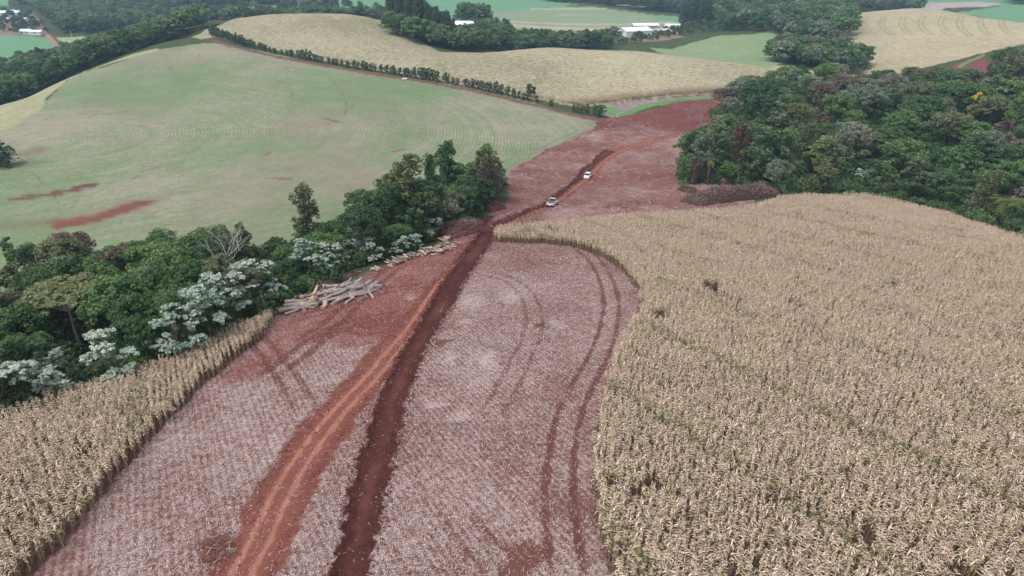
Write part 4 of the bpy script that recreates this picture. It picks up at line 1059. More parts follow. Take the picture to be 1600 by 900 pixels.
def fill(poly, dmin, hrange, kinds, tones, group, seed, nmax=400, rim=2.0):
    r = np.random.default_rng(seed); cand = in_poly(9000, poly, r)
    cand = cand[poly_sd(cand[:, 0], cand[:, 1], poly) < -rim * .3]
    tk = np.array([t[:2] for t in taken]); td = np.array([t[2] for t in taken])
    d = np.hypot(cand[:, None, 0] - tk[None, :, 0], cand[:, None, 1] - tk[None, :, 1]); cand = cand[(d > td).all(1)]
    for sx_, sy_, ln_ in OPEN:
        dd_ = math.hypot(sx_, sy_); ux, uy = sx_ / dd_, sy_ / dd_
        al_ = dd_ - (cand[:, 0] * ux + cand[:, 1] * uy); la_ = np.abs(cand[:, 0] * uy - cand[:, 1] * ux); cand = cand[~((al_ > -1) & (al_ < ln_) & (la_ < (4.6 if ln_ > 20 else 3.0)))]
    keep = spaced(cand, dmin)[:nmax]
    for x, y in keep:
        e = -poly_sd(np.array([x]), np.array([y]), poly)[0]
        k = str(r.choice(list(kinds), p=np.array(list(kinds.values())) / sum(kinds.values()))); t = str(r.choice(list(tones), p=np.array(list(tones.values())) / sum(tones.values())))
        h = r.uniform(*hrange) * (1.2 if k == 'creeper' else 1.0) * (.78 if e < rim else 1)
        ipx = 800 + x / (y * CP + (CAMZ - gz(x, y)) * SP) * FPX
        if poly is WOOD_L: h *= float(np.interp(ipx, [0, 60, 120, 370, 400, 455, 475, 520, 570, 700, 790], [.78, .9, 1.08, 1.02, .62, .48, .55, .78, 1.08, 1.08, .95]))
        size = 'small ' if h < hrange[0] + .3 * (hrange[1] - hrange[0]) else ('big ' if h > hrange[0] + .75 * (hrange[1] - hrange[0]) else '')
        lab = f'{size}{TONE_WORD[t]} {KIND_WORD[k]} {relation(x, y)}'
        tree(k, x, y, h, t, lab, f'{group}: {lab}', wide=r.uniform(.95, 1.3) if poly is WOOD_L else r.uniform(1.0, 1.5))
    return keep
fill(WOOD_L, lambda p: 2.7 + .010 * p[1], (5.6, 10.4), {'round': 6, 'loose': 2.5, 'creeper': .8}, {'dark': 3.6, 'mid': 3.2, 'olive': 1.5, 'bright': 1.0, 'grey': .8, 'brown': .5}, 'left wood', 31)
fill(WOOD_R, 6.0, (8.0, 14.0), {'round': 7, 'loose': 2.5, 'creeper': 1.3}, {'dark': 2.8, 'mid': 2.8, 'olive': 1.7, 'grey': 2.2, 'brown': .55, 'bright': .9, 'cream': .3}, 'right wood', 32, 230)
# undergrowth, one mass of bushes under the trees
def undergrowth():
    r = np.random.default_rng(5); A = []
    for poly, n in ((WOOD_L, 2300), (WOOD_R, 9000)):
        q = in_poly(n, poly, r); A.append(q)
    q = np.concatenate(A)
    for sx_, sy_, ln_ in OPEN:
        dd_ = math.hypot(sx_, sy_); ux, uy = sx_ / dd_, sy_ / dd_
        if ln_ > 12: q = q[~((np.abs(q[:, 0] * uy - q[:, 1] * ux) < 1.6) & (dd_ - (q[:, 0] * ux + q[:, 1] * uy) > -1) & (dd_ - (q[:, 0] * ux + q[:, 1] * uy) < 5))]
    z = ground_z(q[:, 0], q[:, 1]) - .1
    pr = [proto_obj(PROTO['bush'][i][1], TONE[t]) for i, t in ((0, 'dark'), (1, 'mid'), (2, 'dark'), (3, 'mid'), (0, 'olive'), (1, 'bright'))]
    inst_stuff('undergrowth', np.c_[q, z], r.uniform(0, 6.28, len(q)), np.c_[r.uniform(.5, 1.1, len(q)), r.uniform(.5, 1.1, len(q)), r.uniform(.5, 1.25, len(q))], r.choice(6, len(q), p=[.3, .25, .2, .13, .07, .05]), pr)
undergrowth()

# ------------------------------------------------------------------ hedge between the fields
hl = smooth_line(pts((334, 57), (380, 71), (440, 86), (500, 97), (560, 107), (640, 120), (720, 133), (800, 150), (860, 163), (905, 176), (934, 182)))
sl = np.r_[0, np.cumsum(np.hypot(*np.diff(hl, axis=0).T))]
s = 0.; k = 0
def ordinal(n):
    u = 'first second third fourth fifth sixth seventh eighth ninth tenth eleventh twelfth thirteenth fourteenth fifteenth sixteenth seventeenth eighteenth nineteenth twentieth'.split()
    if n < 20: return u[n]
    if n > 98: return 'hundred-and-' + ordinal(n - 100) if n > 99 else 'hundredth'
    tens = ['twent', 'thirt', 'fort', 'fift', 'sixt', 'sevent', 'eight', 'ninet'][(n + 1) // 10 - 2]
    return tens + ('ieth' if (n + 1) % 10 == 0 else 'y-' + u[(n + 1) % 10 - 1])
rh = rr(9)
while s < sl[-1]:
    x, y = np.interp(s, sl, hl[:, 0]), np.interp(s, sl, hl[:, 1])
    q = vnoise(np.array([s * .06]), np.array([3.3]), 5)[0]
    h = 2.6 + 4.0 * q ** 1.3 * rh.uniform(.7, 1.15)
    f = s / sl[-1]
    gap = q < .10 and rh.random() < .7
    if not gap:
        seg = 'hill end' if f < .3 else ('middle' if f < .65 else 'lower end')
        sz = 'low' if h < 3.6 else ('tall' if h > 5 else 'middling')
        tree('hedge', x + rh.uniform(-.7, .7), y + rh.uniform(-.7, .7), h, 'hedge', f'{sz} dark tree, {ordinal(k)} in the hedge row counted from its hill end', 'hedge row between the fields', wide=rh.uniform(.95, 1.35), cat='hedge tree'); k += 1
    s += rh.uniform(2.2, 2.95)
x, y = at(829, 151); tree('hedge', x, y + 1, 5.4, 'hedge', 'tallest rounded tree standing above the lower end of the hedge row', wide=1.5, cat='hedge tree')
x, y = at(938, 184); tree('hedge', x, y, 4.4, 'hedge', 'dark stubby tree closing the lower end of the hedge row', wide=1.6, cat='hedge tree')
hm_line = smooth_line(pts((905, 166), (932, 163), (1000, 154), (1100, 147), (1200, 140), (1275, 132))); hl2 = smooth_line(pts((500, 92), (640, 117), (800, 146), (905, 166)))
r_ = np.random.default_rng(71); A = []
for l, dens, wd in ((hm_line, 40000, 7.0), (hl2, 16000, 4.0)):
    lo, hi = l.min(0) - 3, l.max(0) + 9; q = lo + r_.random((dens, 2)) * (hi - lo); sdl, al = side_dist(q[:, 0], q[:, 1], l); A.append(q[(sdl > 0) & (sdl < wd) & (al > .1)])
q = np.concatenate(A); print('hill maize', len(q))
inst_stuff('hill_maize_edge', np.c_[q, ground_z(q[:, 0], q[:, 1])], r_.uniform(0, 6.28, len(q)), r_.uniform(.85, 1.1, len(q)), r_.choice(6, len(q), p=[.22, .22, .2, .14, .16, .06]), MPROT)
# small dark tree and its silver neighbour at the left border, in the seeded field
x, y = at(2, 262); tree('creeper', x, y, 10.5, 'dark', 'dark tree cut by the left border, standing in the seeded field', wide=1.2); x, y = at(22, 258); tree('silver', x, y, 5.0, 'silver', 'silver-leaved tree beside the dark tree in the seeded field', wide=1.3); tree('round', x - 1.5, y + 1.2, 5.2, 'dark', 'dark bush-like tree behind the silver-leaved one in the seeded field', wide=1.0)

# ------------------------------------------------------------------ tree belts beyond
BELT = []
def belt(poly, name, spacing, hr, seed, **kw):
    q = spaced(in_poly(5000, poly, np.random.default_rng(seed)), spacing * .82); r_ = np.random.default_rng(seed + 1)
    BELT.append((q, r_.uniform(*hr, len(q))))
GUM = np.array([P(612, 82, 420), P(640, 84, 410), P(690, 86, 405), P(735, 83, 410), P(755, 80, 425), P(742, 70, 470), P(715, 60, 500), P(620, 60, 500), P(608, 68, 470)])
belt(GUM, 'foot of the plantation', 6.5, (9, 14), 41)
GUM2 = np.array([P(612, 70, 440), P(650, 70, 430), P(700, 70, 430), P(712, 66, 450), P(705, 60, 490), P(660, 55, 520), P(610, 58, 520)])
for x, y in spaced(in_poly(3000, GUM2, np.random.default_rng(3)), 5.0)[:70]:
    q = x / y
    w = 'left part' if q < -.14 else ('right part' if q > -.11 else 'middle')
    tree('gum', x, y, random.uniform(20, 28) * (1 if q < -.12 else .82), 'gum', f'tall straight plantation tree in the {w} of the stand on the ridge', f'plantation on the ridge: {w}')
belt(np.array([P(690, 86, 430), P(760, 80, 470), P(840, 76, 500), P(950, 72, 520), P(960, 66, 560), P(850, 68, 570), P(760, 70, 540)]), 'belt below the striped field', 6.5, (8, 14), 51)
belt(np.array([P(745, 66, 540), P(800, 62, 580), P(790, 56, 640), P(735, 58, 600)]), 'trees by the farm sheds', 8, (6, 11), 52)
belt(np.array([P(725, 40, 600), P(760, 40, 620), P(765, 30, 680), P(718, 30, 650)]), 'trees behind the farm sheds', 9, (15, 20), 53)
belt(np.array([P(960, 72, 545), P(1010, 72, 560), P(1060, 66, 590), P(1130, 60, 600), P(1130, 54, 660), P(1050, 60, 640), P(980, 67, 590)]), 'trees before the white barn', 8, (3.5, 7), 54)
belt(np.array([P(1195, 100, 400), P(1240, 112, 392), P(1345, 120, 396), P(1346, 95, 440), P(1290, 90, 470), P(1215, 84, 440)]), 'wood below the yellow hill', 6.2, (9, 14), 55)
HILLW = np.array([P(1130, 58, 600), P(1200, 62, 580), P(1245, 70, 520), P(1300, 80, 500), P(1325, 60, 540), P(1330, 28, 660), P(1290, 22, 720), P(1200, 20, 760), P(1120, 45, 640)])
for w_, lst in (('hill', HILLW),):
    belt(lst, 'wood on the far hill', 10, (11, 17), 56)
for x, y in spaced(in_poly(2000, np.array([P(1062, 52, 640), P(1105, 52, 640), P(1106, 44, 700), P(1064, 44, 700)]), np.random.default_rng(8)), 6)[:24]:
    tree('gum', x, y, random.uniform(22, 27), 'gum', 'tall straight tree in the square stand behind the white barn', 'square stand behind the barn')
# left valley wood along the crest of the seeded field
belt(np.array([P(-60, 140, 300), P(20, 130, 312), P(80, 118, 330), P(150, 100, 350), P(215, 88, 375), P(280, 75, 405), P(330, 62, 460), P(300, 56, 540), P(200, 78, 490), P(100, 98, 450), P(0, 112, 430), P(-80, 120, 420)]), 'valley wood behind the seeded field', 6.4, (9, 14), 57)
belt(np.array([P(240, 66, 520), P(290, 54, 580), P(370, 40, 660), P(370, 30, 720), P(290, 38, 680), P(240, 52, 620)]), 'trees by the far lane', 9, (11, 17), 58)
belt(np.array([P(350, 28, 590), P(440, 21, 620), P(600, 22, 640), P(600, 14, 720), P(440, 14, 720), P(350, 20, 680)]), 'row behind the ripe ridge', 8.5, (9, 15), 59)
bq = np.concatenate([q for q, h in BELT]); bh = np.concatenate([h for q, h in BELT]); rb = np.random.default_rng(70)
bpr = [proto_obj(PROTO['far'][i][1], TONE[t]) for i, t in ((0, 'dark'), (1, 'mid'), (2, 'dark'), (3, 'grey'), (0, 'olive'), (2, 'mid'))]
bw = bh / 11 * rb.uniform(.9, 1.35, len(bh))
inst_stuff('distant_trees', np.c_[bq, ground_z(bq[:, 0], bq[:, 1]) - .3], rb.uniform(0, 6.28, len(bq)), np.c_[bw, bw, bh / 11], rb.choice(6, len(bq), p=[.3, .24, .16, .12, .06, .12]), bpr)
print('trees', NTREE, len(bq))
# far woods: single masses
def far_wood(name, polys, dens, hr, seed):
    r = np.random.default_rng(seed); A = []
    for poly in polys:
        area = abs(sum(poly[i - 1][0] * poly[i][1] - poly[i][0] * poly[i - 1][1] for i in range(len(poly)))) / 2
        lo, hi = poly.min(0), poly.max(0); q = in_poly(int(dens * np.prod(hi - lo)), poly, r); A.append(q)
    q = np.concatenate(A); z = ground_z(q[:, 0], q[:, 1]) - .2; h = r.uniform(*hr, len(q)) / 11
    pr = [proto_obj(PROTO['far'][i][1], TONE[t]) for i, t in ((0, 'dark'), (1, 'mid'), (2, 'dark'), (3, 'grey'), (0, 'olive'))]
    inst_stuff(name, np.c_[q, z], r.uniform(0, 6.28, len(q)), np.c_[h * r.uniform(.95, 1.3, len(q)), h * r.uniform(.95, 1.3, len(q)), h], r.choice(5, len(q), p=[.34, .26, .22, .12, .06]), pr)
    print(name, len(q))
far_wood('valley_forest', [np.array([P(100, 56, 660), P(190, 55, 660), P(232, 54, 670), P(262, 30, 760), P(262, 10, 900), P(330, 8, 960), P(450, 5, 1000), P(440, -12, 1250), P(200, -15, 1300), P(80, -10, 1300), P(55, 10, 900), P(80, 34, 780)])], .022, (9, 15), 61)
far_wood('roadside_scrub', [np.array([P(-60, 52, 650), P(70, 56, 640), P(78, 50, 690), P(48, 20, 860), P(-60, 14, 900)])], .007, (4, 9), 62)
far_wood('ridge_forest', [np.array([P(850, 2, 1040), P(920, 12, 1000), P(985, 18, 900), P(1065, 26, 800), P(1130, 30, 800), P(1210, 20, 860), P(1100, 12, 930), P(1000, 4, 1060), P(900, -8, 1300), P(1000, -12, 1400), P(840, -10, 1300)]),
                          np.array([P(1200, 12, 900), P(1320, 22, 760), P(1440, 14, 780), P(1440, -8, 1100), P(1290, -8, 1200)]), np.array([P(1570, 8, 900), P(1640, 10, 880), P(1640, 0, 1050), P(1575, -2, 1050)]),
                          np.array([P(1108, 54, 640), P(1200, 40, 700), P(1210, 22, 800), P(1110, 32, 780)])], .014, (10, 17), 63)
far_wood('distant_tree_rows', [np.array([P(350, 15, 800), P(600, 8, 900), P(600, 4, 930), P(350, 11, 850)]), np.array([P(-40, 13, 930), P(60, 10, 930), P(60, 7, 980), P(-40, 10, 980)])], .006, (8, 14), 64)
# ------------------------------------------------------------------ logs
M_LOG = plain('log_bark', (.34, .29, .265), .85, .1, var=.5, scale=3.0, bump=.5); M_LOGD = plain('log_bark_dark', (.20, .15, .135), .9, .1, var=.35, scale=3, bump=.5)
M_CUT = plain('sawn_end', (.42, .22, .13), .8, .1, var=.25, scale=12); M_WOOD = plain('peeled_wood', (.50, .40, .32), .75, .15, var=.2, scale=4)
def log_mesh(seed, L=6.0, r=.2, bend=.15, n=9):
    q = rr(seed); mb = MB(); m = 5
    p = [(L * (i / m - .5), bend * math.sin(i / m * math.pi) * q.uniform(-1, 1) + q.uniform(-.05, .05), q.uniform(-.03, .03)) for i in range(m + 1)]
    mb.tube(p, [r * (1.12 - .35 * i / m) * q.uniform(.95, 1.06) for i in range(m + 1)], n, 0, True, 1)
    if q.random() < .5: mb.tube([p[2], (p[2][0] + .3, p[2][1] + .25, .22)], [r * .4, r * .3], 6, 0, True, 1)
    return mb.mesh('log', [M_LOG, M_CUT], True)
LONG = [log_mesh(i) for i in range(6)]; SHORT = [log_mesh(20 + i, 1.1, .13, .02, 8) for i in range(5)]
def put_log(me, loc, az, el, s, mat, label, group):
    o = link('log', me); o.location = loc; o.rotation_euler = (0, -el, az); o.scale = s
    if mat is not M_LOG: slotmat(o, mat)
    tag(o, label, 'log', group); return o
# heap of long logs, thrown across each other along the wood edge
ax = [np.array(at(*c)) for c in ((458, 484), (574, 446))]
heap_dir = (ax[1] - ax[0]); heap_L = np.linalg.norm(heap_dir); heap_dir /= heap_L; heap_n = np.array([-heap_dir[1], heap_dir[0]]); base_az = math.atan2(heap_dir[1], heap_dir[0])
r = rr(77)
for i in range(105):
    f = r.random(); side = r.gauss(0, 1.0)
    lay = i // 35
    p = ax[0] + heap_dir * heap_L * f + heap_n * (side * 1.75 * (.5 + .9 * math.sin(f * 3.0)))
    hz = .2 + lay * .42 * max(0, 1 - abs(side) * .4) * math.sin(max(.15, min(f * 3.14, 3.0)))
    L = r.uniform(.45, 1.0); th = r.uniform(.65, 1.35)
    m = r.choices((M_LOG, M_LOGD, M_WOOD), (7, 3.5 if f < .5 else 2, .7))[0]
    nm = {id(M_LOG): 'grey-barked', id(M_LOGD): 'dark-barked', id(M_WOOD): 'peeled pale'}[id(m)]
    wh = 'near' if f < .35 else ('far' if f > .68 else 'middle'); tier = ('on the ground', 'half-way up', 'on top')[lay]
    az = base_az + r.gauss(.16, .40)
    put_log(r.choice(LONG), (p[0], p[1], gz(*p) + hz), az, math.atan(.17) * -math.sin(az) * .0 + r.gauss(0, .06) - .10, (L, th, th), m,
            f'{nm} log {tier} in the {wh} part of the long-log heap', f'long-log heap: {nm}, {tier}, {wh} part')
x, y = at(447, 478); put_log(LONG[0], (x, y, gz(x, y) + .25), base_az + .55, -.05, (.75, .8, .8), M_WOOD, 'single pale squared log lying apart at the near tip of the long-log heap', None)
# stack of short logs, sawn ends towards the road
def stack(p0, p1, n, tiers, ph, lab, seed):
    r = rr(seed); a, b = np.array(at(*p0)), np.array(at(*p1)); d = b - a; L = np.linalg.norm(d); d /= L; nn = np.array([-d[1], d[0]])
    for i in range(n):
        f = r.random(); t = r.choice(tiers)
        p = a + d * L * f + nn * r.gauss(0, .35); th = r.uniform(.8, 1.45)
        m = r.choices((M_LOG, M_LOGD, M_WOOD), (5, 2, 1.5))[0]; nm = {id(M_LOG): 'grey-barked', id(M_LOGD): 'dark-barked', id(M_WOOD): 'pale peeled'}[id(m)]
        tier = ('on the ground', 'in the second layer', 'in the third layer', 'on top')[min(t, 3)]; wh = 'left' if f < .33 else ('right' if f > .66 else 'middle')
        az = math.atan2(nn[1], nn[0]) + r.gauss(0, .22)
        put_log(r.choice(SHORT), (p[0], p[1], gz(*p) + .14 + t * .25 + r.uniform(-.04, .04)), az, r.gauss(0, .12), (r.uniform(.8, 1.25), th, th), m, f'short {nm} log {tier} of the {lab}, {wh} part', f'{lab}: {nm}, {tier}, {wh}')
stack((606, 416), (700, 383), 118, (0, 0, 1, 1, 2, 3), 0, 'long short-log stack', 4)
stack((680, 398), (716, 382), 42, (0, 0, 1, 1, 2), 0, 'front short-log stack', 6)
stack((583, 424), (592, 421), 14, (0, 0, 1), 0, 'small reddish short-log pile', 8)
stack((688, 376), (702, 371), 20, (0, 1, 2), 0, 'rear short-log pile', 12)

# ------------------------------------------------------------------ brush heaps and root mounds
M_BRUSH = plain('dry_brush', (.155, .105, .092), .9, .1, var=.4, scale=2); M_BRUSHL = plain('pale_twigs', (.36, .27, .235), .9, .1, var=.3, scale=2); M_HUMUS = plain('dark_litter', (.085, .052, .045), .95, .05, var=.35, scale=2.5, bump=.8); M_CLAY = plain('turned_clay', (.16, .055, .045), .95, .05, var=.35, scale=2.5, bump=.8)
def brush_heap(name, p0, p1, wid, hgt, n, label, cat, seed, soil=True, Ls=(.6, 2.2), Y=None):
    r = np.random.default_rng(seed)
    a, b = (np.array(at(*p)) if len(p) == 2 else np.array(P(*p)) for p in (p0, p1)); c = (a + b) / 2; d = b - a; L = np.linalg.norm(d) / 2; az = math.atan2(d[1], d[0])
    o = empty(name, (c[0], c[1], gz(*c)), az); tag(o, label, cat)
    nu, nv = 36, 16; U, Vv = np.meshgrid(np.linspace(-1, 1, nu), np.linspace(-1, 1, nv)); U = U.ravel(); Vv = Vv.ravel()
    def prof(u, v):
        e = np.clip(1 - np.abs(u) ** 3, 0, 1) * np.clip(1 - v * v, 0, 1)
        return hgt * np.sqrt(e) * (.45 + .9 * fbm(u * L * .6 + seed, v * wid * .8, seed))
    def base(u, v):
        x, y = u * L, v * wid; wx = c[0] + x * math.cos(az) - y * math.sin(az); wy = c[1] + x * math.sin(az) + y * math.cos(az)
        return ground_z(wx, wy) - gz(*c)
    z = prof(U, Vv) * .8 + base(U, Vv) - .05
    idx = (np.arange(nv - 1)[:, None] * nu + np.arange(nu - 1)).ravel()
    link('soil_mound', npmesh('soil_mound', np.c_[U * L, Vv * wid, z], np.c_[idx, idx + 1, idx + nu + 1, idx + nu], [M_CLAY if name == 'root_heap' else M_HUMUS], smooth=True), o)
    mb, ml = MB(), MB(); R = rr(seed)
    us, vs = r.uniform(-1, 1, n), r.uniform(-1, 1, n); zz = prof(us, vs) + base(us, vs)
    for i in range(n):
        l = R.uniform(*Ls); aa = R.uniform(0, 6.28); el = R.gauss(.15, .45); w = R.uniform(.02, .055)
        p = Vector((us[i] * L, vs[i] * wid, zz[i] - .1)); dd = Vector((math.cos(aa) * math.cos(el), math.sin(aa) * math.cos(el), math.sin(el)))
        k = Vector((R.gauss(0, .15), R.gauss(0, .15), R.gauss(0, .12))) * l
        (ml if R.random() < .12 else mb).tube([p - dd * l * .4, p + k, p + dd * l * .6], [w * 1.2, w, w * .4], 3, cap=False)
    tag(mb.build('branches', M_BRUSH, o), kind='stuff'); tag(ml.build('pale_twigs', M_BRUSHL, o), kind='stuff')
    return o
brush_heap('brush_heap', (1076, 318), (1205, 303), 3.4, 3.4, 2400, 'long heap of grubbed-up branches and roots between the maize and the right wood', 'brush heap', 21)
brush_heap('root_heap', (692, 370), (752, 356), 3.0, 2.6, 900, 'mound of red soil and roots at the road end of the left wood', 'root heap', 22, Ls=(.4, 1.6))
brush_heap('root_heap', (764, 329), (784, 324), 1.4, 2.0, 300, 'small root ball of red soil beside the crossing of the road', 'root heap', 23, Ls=(.3, 1.0))
brush_heap('root_heap', (312, 866), (366, 846), 1.3, .22, 170, 'low scrape of red soil and dry brush beside the dirt road in the foreground', 'soil heap', 24, Ls=(.3, .9))
brush_heap('brush_heap', (455, 470), (560, 425), 1.0, .7, 300, 'low line of twigs between the long-log heap and the wood', 'brush heap', 25, Ls=(.5, 1.6))
brush_heap('brush_heap', (1063, 296), (1085, 302), 1.6, 1.5, 260, 'grey brush pile at the clearing corner of the right wood', 'brush heap', 26)
# woody debris strewn over the cleared land and log yard
def debris():
    r = np.random.default_rng(91); poly = REG[[q[0] for q in REG].index('cleared_land')][1]; q = in_poly(9000, poly, r)[:2300]
    sty = ground_style(q[:, 0], q[:, 1])[1]; q = q[np.isin(sty, [NAMES.index(k) for k in ('cleared_land', 'bare_soil')])]
    n = len(q); z = ground_z(q[:, 0], q[:, 1]) + .05; a = r.uniform(0, 6.28, n); L = r.uniform(.3, 1.4, n); w = r.uniform(.03, .09, n); el = np.abs(r.normal(0, .15, n))
    d = np.c_[np.cos(a) * np.cos(el), np.sin(a) * np.cos(el), np.sin(el)]; s = np.c_[-np.sin(a), np.cos(a), np.zeros(n)]; c = np.c_[q, z]; u = np.array([0, 0, 1.])
    A = c - d * L[:, None] / 2; B = c + d * L[:, None] / 2; W = s * w[:, None]; T = u * w[:, None] * 1.6
    V = np.stack([A - W, A + W, A + T, B - W, B + W, B + T], 1).reshape(-1, 3); o = np.arange(n)[:, None] * 6
    F = np.concatenate([o + np.array([0, 3, 5, 2]), o + np.array([2, 5, 4, 1]), o + np.array([1, 4, 3, 0])])
    m = leafmat('debris_wood', [(.30, .21, .19), (.40, .30, .27)], .0, (.5, 1.4))
    tag(link('wood_debris', npmesh('wood_debris', V, F, [m], attrs={'tint': np.repeat(r.random(n), 6)})), kind='stuff')
debris()

# ------------------------------------------------------------------ vehicles
M_WHITE = plain('white_paint', (.78, .78, .79), .28, .5, var=.03); M_SILVER = plain('silver_paint', (.72, .72, .72), .3, .5, .05, var=.03); M_GLASS = plain('dark_glass', (.015, .018, .022), .08, .6, var=.05)
M_RUB = plain('rubber', (.03, .028, .028), .85, .2); M_RIM = plain('rim', (.42, .42, .43), .35, .5, .8); M_BLACK = plain('black_plastic', (.02, .02, .02), .5, .3); M_TAIL = plain('tail_lamp', (.42, .02, .02), .2, .5); M_HEAD = plain('head_lamp', (.75, .76, .78), .1, .6); M_PLATE = plain('plate', (.7, .7, .7), .5, .3)
def wheel(o, x, y, r, w):
    mb = MB(); mb.tube([(x, y - w / 2, r), (x, y - w / 2 + .04, r), (x, y + w / 2 - .04, r), (x, y + w / 2, r)], [r * .88, r, r, r * .88], 18); wl = mb.build('wheel', M_RUB, o, False)
    mb = MB(); sgn = 1 if y > 0 else -1; mb.tube([(x, y + sgn * (w / 2 - .02), r), (x, y + sgn * (w / 2 + .012), r)], [r * .62, r * .55], 12)
    for k in range(5):
        a = k * 1.2566; mb.box((x + math.cos(a) * r * .3, y + sgn * (w / 2 + .02), r + math.sin(a) * r * .3), (.07, .02, .07))
    mb.build('rim', M_RIM, wl)
def loft(mb, secs, m=0):                                   # secs: (x, [(y, z) half section from bottom centre up to the top centre])
    rings = [[(x, y, z) for y, z in hs] + [(x, -y, z) for y, z in reversed(hs)] for x, hs in secs]; k = len(rings[0]); o = len(mb.v)
    for R in rings: mb.v += R
    for i in range(len(rings) - 1):
        for j in range(k): mb.f.append((o + i * k + j, o + i * k + (j + 1) % k, o + (i + 1) * k + (j + 1) % k, o + (i + 1) * k + j)); mb.m.append(m)
    mb.f.append(tuple(o + j for j in reversed(range(k)))); mb.f.append(tuple(o + (len(rings) - 1) * k + j for j in range(k))); mb.m += [m, m]
def hsec(w, z0, z1, t=.9): return [(w * .82, z0), (w, z0 + .12), (w, z0 + (z1 - z0) * .62), (w * t, z1)]
def vehicle(kind, px, py, px2, py2, paint, label, cat, name):
    a, b = np.array(at(px, py)), np.array(at(px2, py2)); d = b - a; az = math.atan2(d[1], d[0])
    o = empty(name, (a[0], a[1], gz(*a) - .0), az); tag(o, label, cat)
    gl = gz(a[0] + math.cos(az) * 2, a[1] + math.sin(az) * 2) - gz(a[0] - math.cos(az) * 2, a[1] - math.sin(az) * 2); o.rotation_euler = (0, -math.atan2(gl, 4), az)
    pick_ = kind == 'pickup'; Lh, W = (2.6, .90) if pick_ else (2.1, .86)
    z0, zb = (.42, 1.08) if pick_ else (.28, .92)
    mb = MB()
    if pick_:
        loft(mb, [(-.35, hsec(W, z0, zb, .96)), (1.2, hsec(W, z0, zb, .94)), (2.2, hsec(W * .97, z0, zb - .04, .9)), (2.52, hsec(W * .9, z0 + .05, zb - .2, .86)), (2.6, hsec(W * .8, z0 + .1, zb - .32, .8))])
    else:
        loft(mb, [(-2.1, hsec(W * .84, z0 + .1, zb - .1, .85)), (-1.98, hsec(W * .95, z0, zb + .02, .9)), (-1.2, hsec(W, z0, zb + .03, .93)), (1.0, hsec(W, z0, zb, .93)), (1.75, hsec(W * .95, z0, zb - .12, .88)), (2.02, hsec(W * .86, z0 + .02, zb - .28, .84)), (2.1, hsec(W * .74, z0 + .08, zb - .38, .8))])
    body = mb.build('body', paint, o)
    cab = MB(); t = 1.78 if pick_ else 1.46
    if pick_: c8 = [(-.35, .86), (1.35, .84), (-.18, .66), (.75, .64)]
    else: c8 = [(-1.75, .80), (1.0, .78), (-1.05, .60), (.25, .60)]
    (x0, w0), (x1, w1), (x2, w2), (x3, w3) = c8; zc = zb - .04
    cab.hexa([(x0, -w0, zc), (x1, -w1, zc), (x1, w1, zc), (x0, w0, zc), (x2, -w2, t), (x3, -w3, t), (x3, w3, t), (x2, w2, t)]); cb = cab.build('cab', paint, o)
    def lerp(p, q, f): return tuple(p[i] + (q[i] - p[i]) * f for i in range(3))
    def pane(nm, q4, out, par, m=M_GLASS, ins=.08):        # a glass sheet set on a cab face, a few millimetres proud
        c = [sum(p[i] for p in q4) / 4 for i in range(3)]; q = [lerp(p, c, ins) for p in q4]; s = MB(); s.hexa([tuple(p[i] + out[i] * .002 for i in range(3)) for p in q] + [tuple(p[i] + out[i] * .014 for i in range(3)) for p in q]); return s.build(nm, m, par)
    pane('rear_window', [(x0, -w0, zc + .06), (x0, w0, zc + .06), (x2, w2, t), (x2, -w2, t)], (-1, 0, .3), cb); pane('windscreen', [(x1, w1, zc + .06), (x1, -w1, zc + .06), (x3, -w3, t), (x3, w3, t)], (1, 0, .4), cb)
    for sg in (-1, 1):
        for f0, f1 in ((0.04, .46), (.50, .96)):
            lo = lambda f: (x0 + (x1 - x0) * f, sg * (w0 + (w1 - w0) * f), zc + .08); hi = lambda f: (x2 + (x3 - x2) * f, sg * (w2 + (w3 - w2) * f), t)
            pane('side_window', [lo(f0), lo(f1), hi(f1), hi(f0)] if sg < 0 else [lo(f1), lo(f0), hi(f0), hi(f1)], (0, sg, .25), cb, ins=.10)
        mb = MB(); mb.box((x1 - .25, sg * (W + .1), zb + .08), (.1, .18, .16)); mb.build('wing_mirror', M_BLACK if not pick_ else paint, o)
    if pick_:                                              # open load bed: floor, two sides, tailgate
        mb = MB(); mb.box((-1.48, 0, .60), (2.24, 1.62, .1)); mb.build('bed_floor', M_BLACK, o)
        for sg in (-1, 1): mb = MB(); mb.box((-1.48, sg * .85, .78), (2.24, .1, .66)); mb.build('bed_side', paint, o)
        mb = MB(); mb.box((-2.57, 0, .80), (.08, 1.60, .62)); tg = mb.build('tailgate', paint, o); mb = MB(); mb.box((-2.617, 0, .98), (.02, .3, .07)); mb.build('handle', M_BLACK, tg)
        mb = MB(); mb.box((-1.45, 0, 1.05), (2.1, 1.56, .05)); mb.build('bed_cover', M_BLACK, o)
        mb = MB(); mb.tube([(-.45, -.7, 1.1), (-.5, -.62, 1.62), (-.5, .62, 1.62), (-.45, .7, 1.1)], [.04] * 4, 6); mb.build('roll_bar', M_BLACK, o)
        xr, zl, wx, rw = -2.62, .86, (-1.6, 1.65), .38
    else: xr, zl, wx, rw = -2.06, .78, (-1.3, 1.35), .31
    mb = MB(); mb.box((xr - .05, 0, z0 + .08), (.16, W * 1.8, .18)); bu = mb.build('rear_bumper', M_BLACK if pick_ else paint, o)
    mb = MB(); mb.box((xr - .14, 0, z0 + .12), (.02, .42, .13)); mb.build('number_plate', M_PLATE, bu)
    mb = MB(); mb.box((Lh - .02, 0, z0 + .1), (.2, W * 1.6, .2)); mb.build('front_bumper', M_BLACK if pick_ else paint, o)
